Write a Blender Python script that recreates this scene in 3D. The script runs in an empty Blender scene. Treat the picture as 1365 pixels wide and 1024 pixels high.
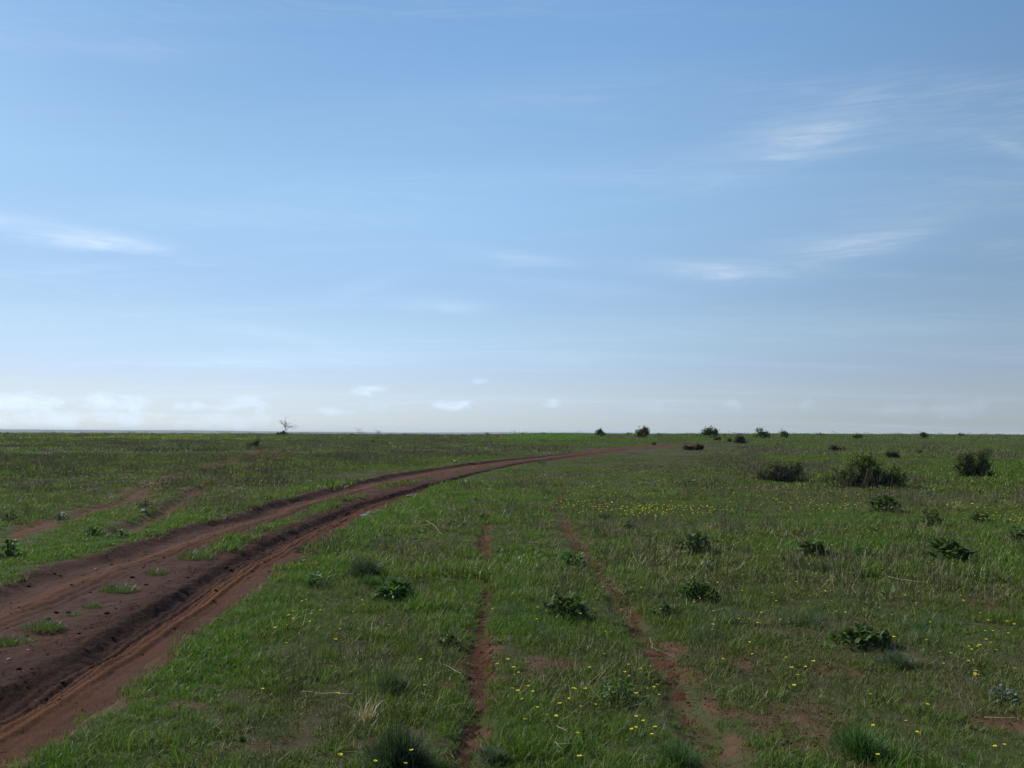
import bpy, math, random
import numpy as np

rng = np.random.default_rng(11)
random.seed(11)
C = bpy.context.scene.collection
R = math.radians

# ------------------------------------------------------------------ camera, sky, sun, exposure
EYE = 1.65
FPX = 1182.0                      # focal length in pixels of the 1365 px wide photograph
PITCH, ROLL = R(3.17), R(0.25)
SUN_AZ, SUN_EL = R(-62), R(41)    # measured from +Y, negative = left of the view
SUN_STRENGTH, SKY_STRENGTH, EXPOSURE = 2.9, 0.075, 1.0

sc = bpy.context.scene
cam_data = bpy.data.cameras.new('camera')
cam_data.sensor_width = 36.0
cam_data.lens = 36.0 * FPX / 1365.0
cam_data.clip_start = 0.05
cam_data.clip_end = 60000
cam = bpy.data.objects.new('camera', cam_data)
C.objects.link(cam)
sc.camera = cam
from mathutils import Matrix, Vector
CAM_ROT = Matrix.Rotation(math.pi / 2 + PITCH, 3, 'X') @ Matrix.Rotation(ROLL, 3, 'Z')
cam.matrix_world = Matrix.Translation((0, 0, EYE)) @ CAM_ROT.to_4x4()


def ray(px, py):
    return (CAM_ROT @ Vector(((px - 682.5) / FPX, -(py - 512) / FPX, -1))).normalized()


def azel(px, py):
    d = ray(px, py)
    return math.atan2(d.x, d.y), math.asin(d.z)


class NT:
    """small helper that writes node trees"""
    def __init__(s, tree):
        s.t = tree; s.n = tree.nodes; s.l = tree.links

    def node(s, kind, **kw):
        n = s.n.new(kind)
        for k, v in kw.items():
            setattr(n, k, v)
        return n

    def put(s, sock, v):
        if isinstance(v, bpy.types.NodeSocket):
            s.l.new(v, sock)
        else:
            sock.default_value = v

    def math(s, op, a, b=None, c=None, clamp=False):
        n = s.node('ShaderNodeMath', operation=op, use_clamp=clamp)
        s.put(n.inputs[0], a)
        if b is not None: s.put(n.inputs[1], b)
        if c is not None: s.put(n.inputs[2], c)
        return n.outputs[0]

    def mix(s, fac, a, b, blend='MIX'):
        n = s.node('ShaderNodeMix', data_type='RGBA', blend_type=blend)
        s.put(n.inputs['Factor'], fac)
        for q, v in ((6, a), (7, b)):
            s.put(n.inputs[q], v if isinstance(v, bpy.types.NodeSocket) else (*v, 1))
        return n.outputs[2]

    def combine(s, x, y, z):
        n = s.node('ShaderNodeCombineXYZ')
        for q, v in enumerate((x, y, z)): s.put(n.inputs[q], v)
        return n.outputs[0]

    def noise(s, vec, scale, detail=3, rough=0.5, dist=0.0):
        n = s.node('ShaderNodeTexNoise')
        if vec is not None: s.l.new(vec, n.inputs['Vector'])
        n.inputs['Scale'].default_value = scale
        n.inputs['Detail'].default_value = detail
        n.inputs['Roughness'].default_value = rough
        n.inputs['Distortion'].default_value = dist
        return n.outputs[0]

    def remap(s, v, a, b, c=0.0, d=1.0, smooth=True):
        n = s.node('ShaderNodeMapRange', interpolation_type='SMOOTHSTEP' if smooth else 'LINEAR')
        s.put(n.inputs[0], v)
        for q, x in enumerate((a, b, c, d)): n.inputs[q + 1].default_value = x
        return n.outputs[0]


def build_world():
    w = bpy.data.worlds.new('World')
    sc.world = w
    w.use_nodes = True
    t = NT(w.node_tree)
    t.n.clear()
    sky = t.node('ShaderNodeTexSky', sky_type='NISHITA')
    sky.sun_disc = False
    sky.sun_elevation = SUN_EL
    sky.sun_rotation = SUN_AZ
    sky.altitude = 30
    sky.air_density = 1.0
    sky.dust_density = 0.3
    sky.ozone_density = 1.0
    co = t.node('ShaderNodeTexCoord').outputs['Generated']
    sep = t.node('ShaderNodeSeparateXYZ'); t.l.new(co, sep.inputs[0])
    X, Y, Z = sep.outputs
    az = t.math('ARCTAN2', X, Y)
    el = t.math('ARCSINE', Z)
    # high cirrus seen in perspective: direction projected on a plane overhead
    h = t.math('ADD', t.math('MAXIMUM', Z, 0.0), 0.09)
    u, v = t.math('DIVIDE', X, h), t.math('DIVIDE', Y, h)
    plane = t.combine(u, v, 0)
    rot = t.node('ShaderNodeMapping')
    rot.inputs['Rotation'].default_value = (0, 0, R(-14))
    rot.inputs['Scale'].default_value = (0.30, 1.5, 1)
    t.l.new(plane, rot.inputs[0])
    veil = t.noise(rot.outputs[0], 1.1, 7, 0.62, 0.7)
    veil = t.remap(veil, 0.42, 0.84, 0, 0.25)
    streak = t.noise(t.combine(t.math('MULTIPLY', az, 5.0), t.math('MULTIPLY', el, 34.0), 3.1), 1.3, 6, 0.6, 1.0)
    fib_rot = t.node('ShaderNodeMapping')
    fib_rot.inputs['Rotation'].default_value = (0, 0, R(5))
    t.l.new(t.combine(t.math('MULTIPLY', az, 7.0), t.math('MULTIPLY', el, 85.0), 1.7), fib_rot.inputs[0])
    fibre = t.noise(fib_rot.outputs[0], 1.25, 9, 0.68, 1.6)
    streak2 = t.math('MULTIPLY', t.remap(streak, 0.34, 0.72, 0.15, 1.0), t.remap(fibre, 0.32, 0.68, 0.35, 1.35))
    veil = t.math('MULTIPLY', veil, t.remap(fibre, 0.35, 0.7, 0.35, 1.4))
    # single wisps: (px, py, half length, half height, slope, bend, strength)
    wisps = [(40, 304, 105, 13, -.04, .0, .60), (150, 322, 60, 10, -.02, -.0008, .50),
             (1065, 178, 75, 24, .10, .0, .40), (1120, 155, 60, 20, .5, .0, .18),
             (1135, 326, 85, 15, .10, .0010, .58), (960, 361, 95, 12, -.05, .0, .60),
             (700, 347, 70, 9, -.10, .0, .42), (1000, 205, 150, 22, .06, .0, .20),
             (1348, 196, 28, 9, -.5, .0, .38), (820, 240, 170, 10, -.03, .0, .16),
             (590, 405, 60, 10, -.05, .0, .26), (480, 385, 60, 12, .35, .0, .16), (360, 447, 90, 9, -.12, .0, .26),
             (420, 483, 190, 9, .03, .0, .22), (1170, 440, 120, 9, -.02, .0, .20), (300, 290, 260, 16, .06, .0, .16),
             (760, 383, 120, 9, -.08, .0, .22), (130, 60, 220, 16, .1, .0, .10), (750, 480, 60, 8, .0, .0, .24),
             (700, 130, 240, 20, .08, .0, .14), (1230, 270, 180, 24, .03, .0, .15)]
    total = None
    for px, py, sx, sy, slope, bend, amp in wisps:
        a0, e0 = azel(px, py)
        du = t.math('MULTIPLY', t.math('SUBTRACT', az, a0), FPX)
        dv = t.math('MULTIPLY', t.math('SUBTRACT', el, e0), FPX)
        dv = t.math('SUBTRACT', dv, t.math('MULTIPLY', du, slope))
        dv = t.math('ADD', dv, t.math('MULTIPLY', t.math('SUBTRACT', streak, 0.5), sy * 2.2))
        if bend: dv = t.math('SUBTRACT', dv, t.math('MULTIPLY', t.math('MULTIPLY', du, du), bend))
        p1, p2 = t.math('DIVIDE', du, sx), t.math('DIVIDE', dv, sy)
        q = t.math('ADD', t.math('MULTIPLY', p1, p1), t.math('MULTIPLY', p2, p2))
        m = t.math('MULTIPLY', t.math('EXPONENT', t.math('MULTIPLY', q, -1.0)), amp)
        total = m if total is None else t.math('ADD', total, m)
    wisp = t.math('MULTIPLY', total, t.math('ADD', t.math('MULTIPLY', streak2, 0.75), 0.30))
    # small fair-weather cumulus low over the horizon
    cn = t.noise(t.combine(t.math('MULTIPLY', az, 34.0), t.math('MULTIPLY', el, 62.0), 7.7), 1.0, 7, 0.60, 0.3)
    puffs = [(490, 520, 24, 7, .60), (605, 541, 25, 7, .62), (738, 537, 15, 7, .58), (640, 508, 10, 4.5, .5), (515, 544, 16, 5.5, .5),
             (25, 538, 42, 12, .48), (148, 536, 40, 11, .46), (250, 541, 22, 7, .40), (325, 541, 36, 9, .40), (70, 560, 130, 12, .42), (290, 562, 110, 10, .3),
             (975, 540, 12, 9, .26), (1075, 541, 10, 8, .24), (1190, 543, 40, 9, .18), (1290, 546, 60, 10, .18), (445, 548, 20, 7, .3), (870, 545, 34, 7, .18)]
    cum = None
    for px, py, sx, sy, amp in puffs:
        a0, e0 = azel(px, py)
        p1 = t.math('MULTIPLY', t.math('SUBTRACT', az, a0), FPX / sx)
        p2 = t.math('MULTIPLY', t.math('SUBTRACT', el, e0), FPX / sy)
        q = t.math('ADD', t.math('MULTIPLY', p1, p1), t.math('MULTIPLY', p2, p2))
        q = t.math('SUBTRACT', q, t.math('MULTIPLY', t.math('SUBTRACT', cn, 0.5), 8.0))
        m = t.remap(q, 1.7, -1.2, 0, amp)
        cum = m if cum is None else t.math('MAXIMUM', cum, m)
    cover = t.math('MINIMUM', t.math('ADD', t.math('ADD', veil, wisp), cum), 0.9)
    # the air of that day: bluer and thinner low down than the clear-sky model, darkest at right angles to the sun
    ramp = t.node('ShaderNodeValToRGB')
    ramp.color_ramp.interpolation = 'EASE'
    el_stops = [(0.0, (.50, .64, 1.02)), (.0094, (.52, .62, .95)), (.034, (.570, .618, .84)), (.079, (.675, .72, .82)), (.186, (.875, .985, 1.0)), (.30, (.83, 1.02, 1.10))]
    for q, (pos, c) in enumerate(el_stops):
        s_ = ramp.color_ramp.elements[q] if q < 2 else ramp.color_ramp.elements.new(pos)
        s_.position = pos; s_.color = (*c, 1)
    t.l.new(t.math('DIVIDE', t.math('MAXIMUM', el, 0.0), math.pi / 2), ramp.inputs[0])
    dot = t.node('ShaderNodeVectorMath', operation='DOT_PRODUCT')
    t.l.new(co, dot.inputs[0])
    dot.inputs[1].default_value = (math.sin(SUN_AZ) * math.cos(SUN_EL), math.cos(SUN_AZ) * math.cos(SUN_EL), math.sin(SUN_EL))
    gam = t.math('ARCCOSINE', dot.outputs['Value'])
    fall = t.math('MULTIPLY', t.remap(gam, R(36), R(62), .81, 1.0), t.remap(gam, R(66), R(96), 1.0, .74))
    gain = t.mix(1.0, t.mix(1.0, sky.outputs[0], ramp.outputs[0], 'MULTIPLY'), t.combine(fall, fall, fall), 'MULTIPLY')
    # a cloud is lit by the same sky: the sky's own colour, whitened and brightened
    bw = t.node('ShaderNodeRGBToBW'); t.l.new(gain, bw.inputs[0])
    bright = t.math('ADD', t.math('MULTIPLY', bw.outputs[0], CLOUD_GAIN[0]), CLOUD_GAIN[1])
    white = t.combine(t.math('MULTIPLY', bright, 0.82), t.math('MULTIPLY', bright, 1.0), t.math('MULTIPLY', bright, 1.24))
    col = t.mix(cover, gain, white)
    bg = t.node('ShaderNodeBackground')
    t.l.new(col, bg.inputs[0])
    bg.inputs[1].default_value = SKY_STRENGTH
    out = t.node('ShaderNodeOutputWorld')
    t.l.new(bg.outputs[0], out.inputs[0])


CLOUD_GAIN = (1.15, 1.35)
build_world()

sun_data = bpy.data.lights.new('sun', 'SUN')
sun_data.energy = SUN_STRENGTH
sun_data.angle = R(0.53)
sun_data.color = (1.0, 0.95, 0.87)
sun = bpy.data.objects.new('sun', sun_data)
C.objects.link(sun)
SUN_DIR = Vector((math.sin(SUN_AZ) * math.cos(SUN_EL), math.cos(SUN_AZ) * math.cos(SUN_EL), math.sin(SUN_EL)))
sun.rotation_euler = SUN_DIR.to_track_quat('Z', 'Y').to_euler()
sun.location = (-20, 10, 30)

sc.view_settings.view_transform = 'Standard'
sc.view_settings.look = 'None'
sc.view_settings.exposure = EXPOSURE
sc.view_settings.gamma = 1.0
sc.view_settings.use_curve_mapping = False
sc.cycles.max_bounces = 5
sc.cycles.diffuse_bounces = 2
sc.cycles.glossy_bounces = 2
sc.cycles.transmission_bounces = 3
sc.cycles.volume_bounces = 0

# ------------------------------------------------------------------ noise in numpy
def hash2(i, j, seed):
    n = (i.astype(np.int64) * 374761393 + j.astype(np.int64) * 668265263 + seed * 1442695041) & 0x7fffffff
    n = ((n ^ (n >> 13)) * 1274126177) & 0x7fffffff
    return ((n ^ (n >> 16)) & 0xffff) / 65535.0


def vnoise(x, y, seed=0):
    i, j = np.floor(x), np.floor(y)
    fx, fy = x - i, y - j
    fx, fy = fx * fx * (3 - 2 * fx), fy * fy * (3 - 2 * fy)
    a, b = hash2(i, j, seed), hash2(i + 1, j, seed)
    c, d = hash2(i, j + 1, seed), hash2(i + 1, j + 1, seed)
    return a + (b - a) * fx + (c - a) * fy + (a - b - c + d) * fx * fy


def fbm(x, y, seed=0, octaves=4, gain=0.5):
    s, amp, tot, f = 0, 1, 0, 1.0
    for o in range(octaves):
        s = s + amp * vnoise(x * f + 17.3 * o, y * f - 9.1 * o, seed + o)
        tot += amp; amp *= gain; f *= 2.03
    return s / tot


def sstep(x, a, b):
    t = np.clip((x - a) / (b - a), 0, 1)
    return t * t * (3 - 2 * t)


# ------------------------------------------------------------------ the lie of the land
def flat_at(px, py, z=0.0):
    d = ray(px, py)
    k = (z - EYE) / d.z
    return d.x * k, d.y * k


def curve_of(points, ext=(), tail=()):
    p = [flat_at(*q) for q in points]
    p = list(ext) + p + list(tail)
    p.sort(key=lambda q: q[1])
    ys = np.array([q[1] for q in p]); xs = np.array([q[0] for q in p])
    yy = np.concatenate([np.linspace(-30, 4, 60), np.linspace(4.2, 60, 420), np.linspace(60.5, 420, 400)])
    xx = np.interp(yy, ys, xs)
    # light smoothing, wider where the road is farther off
    for _ in range(5):
        xx[1:-1] = 0.25 * xx[:-2] + 0.5 * xx[1:-1] + 0.25 * xx[2:]
    return lambda y: np.interp(y, yy, xx)


far_tail = [(33, 150), (62, 200), (110, 260)]
road_l = curve_of([(0, 780), (62, 755), (119, 741), (174, 724), (224, 709), (274, 694.5), (340, 674.5), (402, 658), (464, 643), (514, 633.5),
                   (589, 622.5), (639, 617), (680, 612.7), (730, 607.7), (780, 602), (820, 598.2), (854, 595.2)],
                  [(-5.0, -30), (-5.3, 2), (-5.5, 7)], [(x - .8, y) for x, y in far_tail])
road_m = curve_of([(12, 858), (57, 836), (101, 818), (159, 787), (213, 762), (251, 745), (309, 724), (360, 703), (407, 685), (452, 668.5), (502, 653),
                   (552, 640.5), (610, 628.3), (680, 617), (760, 606.6), (850, 596.2)],
                  [(-3.4, -30), (-3.7, 2)], far_tail)
road_b = curve_of([(0, 917), (75, 877), (149, 834), (224, 792), (286, 755), (340, 728), (390, 704), (447, 682), (489, 665.5), (564, 646), (626, 631),
                   (680, 619.5), (760, 608.8), (850, 597)],
                  [(-2.8, -30), (-3.1, 2)], [(x + .3, y) for x, y in far_tail])
road_r = curve_of([(40, 1021), (87, 990), (154, 942), (194, 912), (229, 884), (261, 850), (311, 817), (340, 793), (390, 757), (437, 724), (479, 699.5),
                   (499, 688), (529, 672), (564, 657), (626, 635), (680, 622.5), (755, 611.5), (834, 600)],
                  [(-1.9, -30), (-2.2, 2)], [(x + .9, y) for x, y in far_tail])
DEPTH_R, DEPTH_L = 0.115, 0.075


def poly_path(points, ext=()):
    """list of ground points, resampled finely -> arrays x, y"""
    p = list(ext) + [flat_at(*q) for q in points]
    xs, ys = np.array([q[0] for q in p]), np.array([q[1] for q in p])
    s = np.concatenate([[0], np.cumsum(np.hypot(np.diff(xs), np.diff(ys)))])
    n = max(30, int(s[-1] / 0.05))
    n = min(n, 900)
    ss = np.linspace(0, s[-1], n)
    x, y = np.interp(ss, s, xs), np.interp(ss, s, ys)
    for _ in range(25):
        x[1:-1] = 0.25 * x[:-2] + 0.5 * x[1:-1] + 0.25 * x[2:]
        y[1:-1] = 0.25 * y[:-2] + 0.5 * y[1:-1] + 0.25 * y[2:]
    return x, y


# (name, path, half width, depth, how bare)
TRACKS = [
    ('wheel_track', poly_path([(612, 1020), (626, 1002), (634, 957), (639, 919), (636, 875), (641, 832), (648, 795), (649, 764), (646, 734), (643, 708), (651, 687), (658, 672)], [(-.25, 2.0)]), .085, .045, .95),
    ('wheel_track', poly_path([(962, 1016), (952, 994), (926, 957), (904, 919), (890, 889), (854, 840), (827, 802), (809, 777), (790, 752), (767, 724), (752, 694), (742, 676), (755, 652)], [(1.25, 2.2)]), .12, .04, .58),
    ('wheel_track', poly_path([(0, 722), (37, 706), (100, 688), (169, 669.5), (207, 644), (250, 632), (294, 620), (324, 611), (355, 600)]), .27, .06, .98),
    ('wheel_track', poly_path([(160, 711), (187, 699), (224, 679.5), (264, 652), (299, 639), (340, 621), (365, 610), (386, 599)]), .25, .12, 1.05),
]
BARE = [(735, 880, .35, .10), (985, 882, .30, .10), (1110, 892, .30, .07), (1005, 865, .2, .05), (1300, 805, .3, .1), (1320, 735, .35, .12), (1350, 962, .3, .08), (930, 900, .2, .10),
        (640, 860, .3, .1), (690, 905, .25, .1), (960, 940, .16, .12), (590, 910, .22, .1), (255, 940, .18, .10), (705, 722, .2, .25), (640, 930, .25, .15), (975, 985, .18, .14), (900, 860, .2, .15)]
BARE = [(*flat_at(px, py), a * .7, b * .8) for px, py, a, b in BARE]


def road_mask(x, y):
    """signed: >0 inside the road (metres to the nearest edge)"""
    return np.minimum(x - road_l(y), road_r(y) - x)


_track_pts = [np.stack(t[1], 1) for t in TRACKS]


def track_dist(x, y):
    """distance to each small wheel track, in units of its half width"""
    out = np.full(np.shape(x), 99.0)
    which = np.zeros(np.shape(x), int)
    for k, (t, p) in enumerate(zip(TRACKS, _track_pts)):
        lo, hi = p.min(0) - 1, p.max(0) + 1
        sel = (x > lo[0]) & (x < hi[0]) & (y > lo[1]) & (y < hi[1])
        if not sel.any(): continue
        q = p[::3]
        xs, ys = x[sel], y[sel]
        d = np.full(xs.shape, 1e9)
        for c in range(0, len(xs), 20000):
            a = np.hypot(xs[c:c + 20000, None] - q[None, :, 0], ys[c:c + 20000, None] - q[None, :, 1])
            d[c:c + 20000] = a.min(1)
        d = d / t[2]
        cur = out[sel]
        better = d < cur
        cur[better] = d[better]; out[sel] = cur
        w = which[sel]; w[better] = k; which[sel] = w
    return out, which


def land(x, y):
    """height of the open steppe, without ruts"""
    x, y = np.asarray(x, float), np.asarray(y, float)
    r = np.hypot(x, y)
    a = np.arctan2(x, y)
    z = (fbm(x / 2.6, y / 2.6, 3, 3) - .5) * 0.07 * sstep(r, 1, 4) + (fbm(x / 24, y / 24, 5, 2) - .5) * 0.12 * sstep(r, 15, 60)
    z = z + (fbm(x / .45, y / .45, 8, 2) - .5) * .035 * (1 - sstep(r, 25, 60))
    rise = sstep(a, R(-2), R(17)) * 1.55 - 0.15
    z = z + rise * sstep(r, 60, 620) + (fbm(a * 40, r / 300, 21, 3) - .5) * .5 * sstep(r, 120, 500)
    z = z + .8 * np.exp(-((a - R(2.6)) / R(3.2)) ** 2) * sstep(r, 150, 380)
    z = z - 22.0 * sstep(r, 640, 1900)
    return z


def ground_z(x, y):
    """with the small wheel tracks pressed in"""
    z = land(x, y)
    d, k = track_dist(np.asarray(x, float), np.asarray(y, float))
    depth = np.array([t[3] for t in TRACKS])[k]
    return z - depth * (1 - sstep(d, .5, 1.5))


def gz(x, y):
    return float(ground_z(np.array([float(x)]), np.array([float(y)]))[0])


def at(px, py):
    z = 0.0
    for _ in range(12):
        x, y = flat_at(px, py, z)
        z = 0.5 * z + 0.5 * gz(x, y)
    return x, y, gz(x, y)


def at_dist(px, dist):
    d = ray(px, 577)
    k = dist / math.hypot(d.x, d.y)
    return d.x * k, d.y * k, gz(d.x * k, d.y * k)


# ------------------------------------------------------------------ materials
def new_mat(name):
    m = bpy.data.materials.new(name)
    m.use_nodes = True
    t = NT(m.node_tree)
    t.n.clear()
    out = t.node('ShaderNodeOutputMaterial')
    return m, t, out


def soil_mat():
    m, t, out = new_mat('red_soil')
    geo = t.node('ShaderNodeNewGeometry').outputs['Position']
    wet_shade = t.node('ShaderNodeAttribute', attribute_name='wet_shade').outputs['Fac']
    ochre = t.node('ShaderNodeAttribute', attribute_name='ochre').outputs['Fac']
    n1 = t.noise(geo, 1.3, 4, .6)
    n2 = t.noise(geo, 9, 5, .65)
    n3 = t.noise(geo, 70, 6, .75)
    base = t.mix(t.remap(n1, .35, .65), (.064, .0260, .0145), (.068, .0345, .0245))
    base = t.mix(t.remap(n2, .4, .7, 0, .6), base, (.040, .0160, .0095))
    base = t.mix(ochre, base, (.098, .0385, .0150))
    base = t.mix(wet_shade, base, (.026, .0095, .0050))  # damp soil; on the road banks also shade put into the colour
    base = t.mix(t.remap(n3, .58, .78, 0, .5), base, (.12, .075, .055))
    base = t.mix(t.remap(n3, .42, .25, 0, .6), base, (.022, .011, .008))
    b = t.node('ShaderNodeBsdfPrincipled')
    t.l.new(base, b.inputs['Base Color'])
    b.inputs['Roughness'].default_value = .85
    b.inputs['Specular IOR Level'].default_value = .08
    bump = t.node('ShaderNodeBump')
    bump.inputs['Strength'].default_value = 1.0
    bump.inputs['Distance'].default_value = .035
    hgt = t.math('ADD', t.math('MULTIPLY', n2, .9), t.math('MULTIPLY', n3, .5))
    t.l.new(hgt, bump.inputs['Height'])
    t.l.new(bump.outputs[0], b.inputs['Normal'])
    t.l.new(b.outputs[0], out.inputs[0])
    return m


def ground_mat():
    m, t, out = new_mat('steppe_turf')
    geo = t.node('ShaderNodeNewGeometry').outputs['Position']
    soil = t.node('ShaderNodeAttribute', attribute_name='soil').outputs['Fac']
    lush = t.node('ShaderNodeAttribute', attribute_name='lush').outputs['Fac']
    gold = t.node('ShaderNodeAttribute', attribute_name='gold').outputs['Fac']
    n2 = t.noise(geo, 6, 5, .65)
    n3 = t.noise(geo, 45, 4, .7)
    grass = t.mix(lush, (.052, .044, .022), (.036, .050, .014))
    grass = t.mix(t.remap(n2, .4, .7, 0, .6), grass, (.040, .045, .022))
    grass = t.mix(gold, grass, (.16, .15, .025))
    dirt = t.mix(t.remap(n2, .35, .65), (.062, .033, .020), (.090, .050, .030))
    col = t.mix(soil, grass, dirt)
    col = t.mix(t.remap(n3, .6, .8, 0, .4), col, (.19, .15, .10))
    col = t.mix(t.remap(n3, .42, .25, 0, .7), col, (.025, .024, .014))
    b = t.node('ShaderNodeBsdfPrincipled')
    t.l.new(col, b.inputs['Base Color'])
    b.inputs['Roughness'].default_value = .95
    b.inputs['Specular IOR Level'].default_value = .1
    bump = t.node('ShaderNodeBump')
    bump.inputs['Strength'].default_value = .8
    bump.inputs['Distance'].default_value = .03
    t.l.new(t.math('ADD', n2, t.math('MULTIPLY', n3, .5)), bump.inputs['Height'])
    t.l.new(bump.outputs[0], b.inputs['Normal'])
    t.l.new(b.outputs[0], out.inputs[0])
    return m


def leaf_mat(name, dull, green, alt=None, rough=.45, spec=.4, trans=.35, instanced=False, bright=None):
    """dull..green by the plant's tint; every blade differs through its own 'vary'"""
    m, t, out = new_mat(name)
    vary = t.node('ShaderNodeAttribute', attribute_name='vary').outputs['Fac']
    if instanced:
        tint = t.node('ShaderNodeAttribute', attribute_name='tint', attribute_type='INSTANCER').outputs['Fac']
    else:
        tint = t.node('ShaderNodeObjectInfo').outputs['Random']
    col = t.mix(tint, dull, green)
    if alt is not None:
        col = t.mix(t.remap(vary, .72, .95, 0, .9), col, alt)
    col = t.mix(t.remap(vary, .45, .0, 0, .55), col, tuple(c * .45 for c in green))
    col = t.mix(t.remap(vary, .4, .7, 0, .35), col, bright or tuple(min(1, c * 1.7) for c in green))
    b = t.node('ShaderNodeBsdfPrincipled')
    t.l.new(col, b.inputs['Base Color'])
    b.inputs['Roughness'].default_value = rough
    b.inputs['Specular IOR Level'].default_value = spec
    tr = t.node('ShaderNodeBsdfTranslucent')
    t.l.new(t.mix(1.0, col, (1.15, 1.25, .6), 'MULTIPLY'), tr.inputs[0])
    mx = t.node('ShaderNodeMixShader')
    mx.inputs[0].default_value = trans
    t.l.new(b.outputs[0], mx.inputs[1]); t.l.new(tr.outputs[0], mx.inputs[2])
    t.l.new(mx.outputs[0], out.inputs[0])
    return m


def plain_mat(name, col, rough=.8, spec=.3, scale=20, amount=.5):
    m, t, out = new_mat(name)
    co = t.node('ShaderNodeTexCoord').outputs['Object']
    n = t.noise(co, scale, 4, .6)
    c = t.mix(t.remap(n, .35, .65, 0, 1), tuple(x * (1 - amount) for x in col), tuple(min(1, x * (1 + amount * .6)) for x in col))
    b = t.node('ShaderNodeBsdfPrincipled')
    t.l.new(c, b.inputs['Base Color'])
    b.inputs['Roughness'].default_value = rough
    b.inputs['Specular IOR Level'].default_value = spec
    t.l.new(b.outputs[0], out.inputs[0])
    return m


def water_mat():
    m, t, out = new_mat('puddle_water')
    geo = t.node('ShaderNodeNewGeometry').outputs['Position']
    b = t.node('ShaderNodeBsdfPrincipled')
    b.inputs['Base Color'].default_value = (.09, .055, .042, 1)
    b.inputs['Roughness'].default_value = .38
    b.inputs['Specular IOR Level'].default_value = .22
    bump = t.node('ShaderNodeBump'); bump.inputs['Strength'].default_value = .06
    t.l.new(t.noise(geo, 14, 2), bump.inputs['Height'])
    t.l.new(bump.outputs[0], b.inputs['Normal'])
    t.l.new(b.outputs[0], out.inputs[0])
    return m


M_SOIL, M_GROUND, M_WATER = soil_mat(), ground_mat(), water_mat()

# ------------------------------------------------------------------ mesh helpers
def mesh_from(name, verts, faces, mats, attrs=None, smooth=False, mat_index=None):
    """verts (n,3); faces: array (m,3|4) or a list of such arrays"""
    me = bpy.data.meshes.new(name)
    verts = np.asarray(verts, np.float32)
    fl = faces if isinstance(faces, list) else [faces]
    fl = [np.asarray(f, np.int32) for f in fl if len(f)]
    loops = np.concatenate([f.ravel() for f in fl])
    sizes = np.concatenate([np.full(len(f), f.shape[1], np.int32) for f in fl])
    starts = np.concatenate([[0], np.cumsum(sizes)[:-1]]).astype(np.int32)
    me.vertices.add(len(verts)); me.vertices.foreach_set('co', verts.ravel())
    me.loops.add(len(loops)); me.loops.foreach_set('vertex_index', loops)
    me.polygons.add(len(sizes)); me.polygons.foreach_set('loop_start', starts)
    if mat_index is not None:
        me.polygons.foreach_set('material_index', np.asarray(mat_index, np.int32))
    me.polygons.foreach_set('use_smooth', np.full(len(sizes), smooth, bool))
    for k, v in (attrs or {}).items():
        a = me.attributes.new(k, 'FLOAT', 'POINT')
        a.data.foreach_set('value', np.asarray(v, np.float32))
    for m in (mats if isinstance(mats, (list, tuple)) else [mats]):
        me.materials.append(m)
    me.update(calc_edges=True)
    return me


def link(name, me, parent=None, loc=None, rotz=0.0):
    o = bpy.data.objects.new(name, me)
    C.objects.link(o)
    if parent is not None: o.parent = parent
    if loc is not None: o.location = loc
    if rotz: o.rotation_euler.z = rotz
    return o


def tag(o, label=None, cat=None, group=None, kind=None):
    if label: o['label'] = label
    if cat: o['category'] = cat
    if group: o['group'] = group
    if kind: o['kind'] = kind
    return o


def thing(name, label, cat, loc, group=None, rotz=0.0):
    return tag(link(name, None, None, loc, rotz), label, cat, group)


def grid_faces(rows, cols, wrap=False):
    i = np.arange(rows - 1)[:, None] * cols
    if wrap:
        j = np.arange(cols)[None]; j2 = (j + 1) % cols
    else:
        j = np.arange(cols - 1)[None]; j2 = j + 1
    return np.stack([i + j, i + j2, i + cols + j2, i + cols + j], -1).reshape(-1, 4)


class Soup:
    """collects blades, leaves, tubes in one mesh"""
    def __init__(s): s.v, s.q, s.t, s.a, s.n = [], [], [], [], 0

    def add(s, verts, quads=None, tris=None, vary=0.5):
        verts = np.asarray(verts, float).reshape(-1, 3)
        s.v.append(verts)
        s.a.append(np.broadcast_to(np.asarray(vary, float), (len(verts),)))
        if quads is not None and len(quads): s.q.append(np.asarray(quads) + s.n)
        if tris is not None and len(tris): s.t.append(np.asarray(tris) + s.n)
        s.n += len(verts)

    def mesh(s, name, mats, smooth=True):
        f = []
        if s.q: f.append(np.concatenate(s.q))
        if s.t: f.append(np.concatenate(s.t))
        return mesh_from(name, np.concatenate(s.v), f, mats, {'vary': np.concatenate(s.a)}, smooth)


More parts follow.
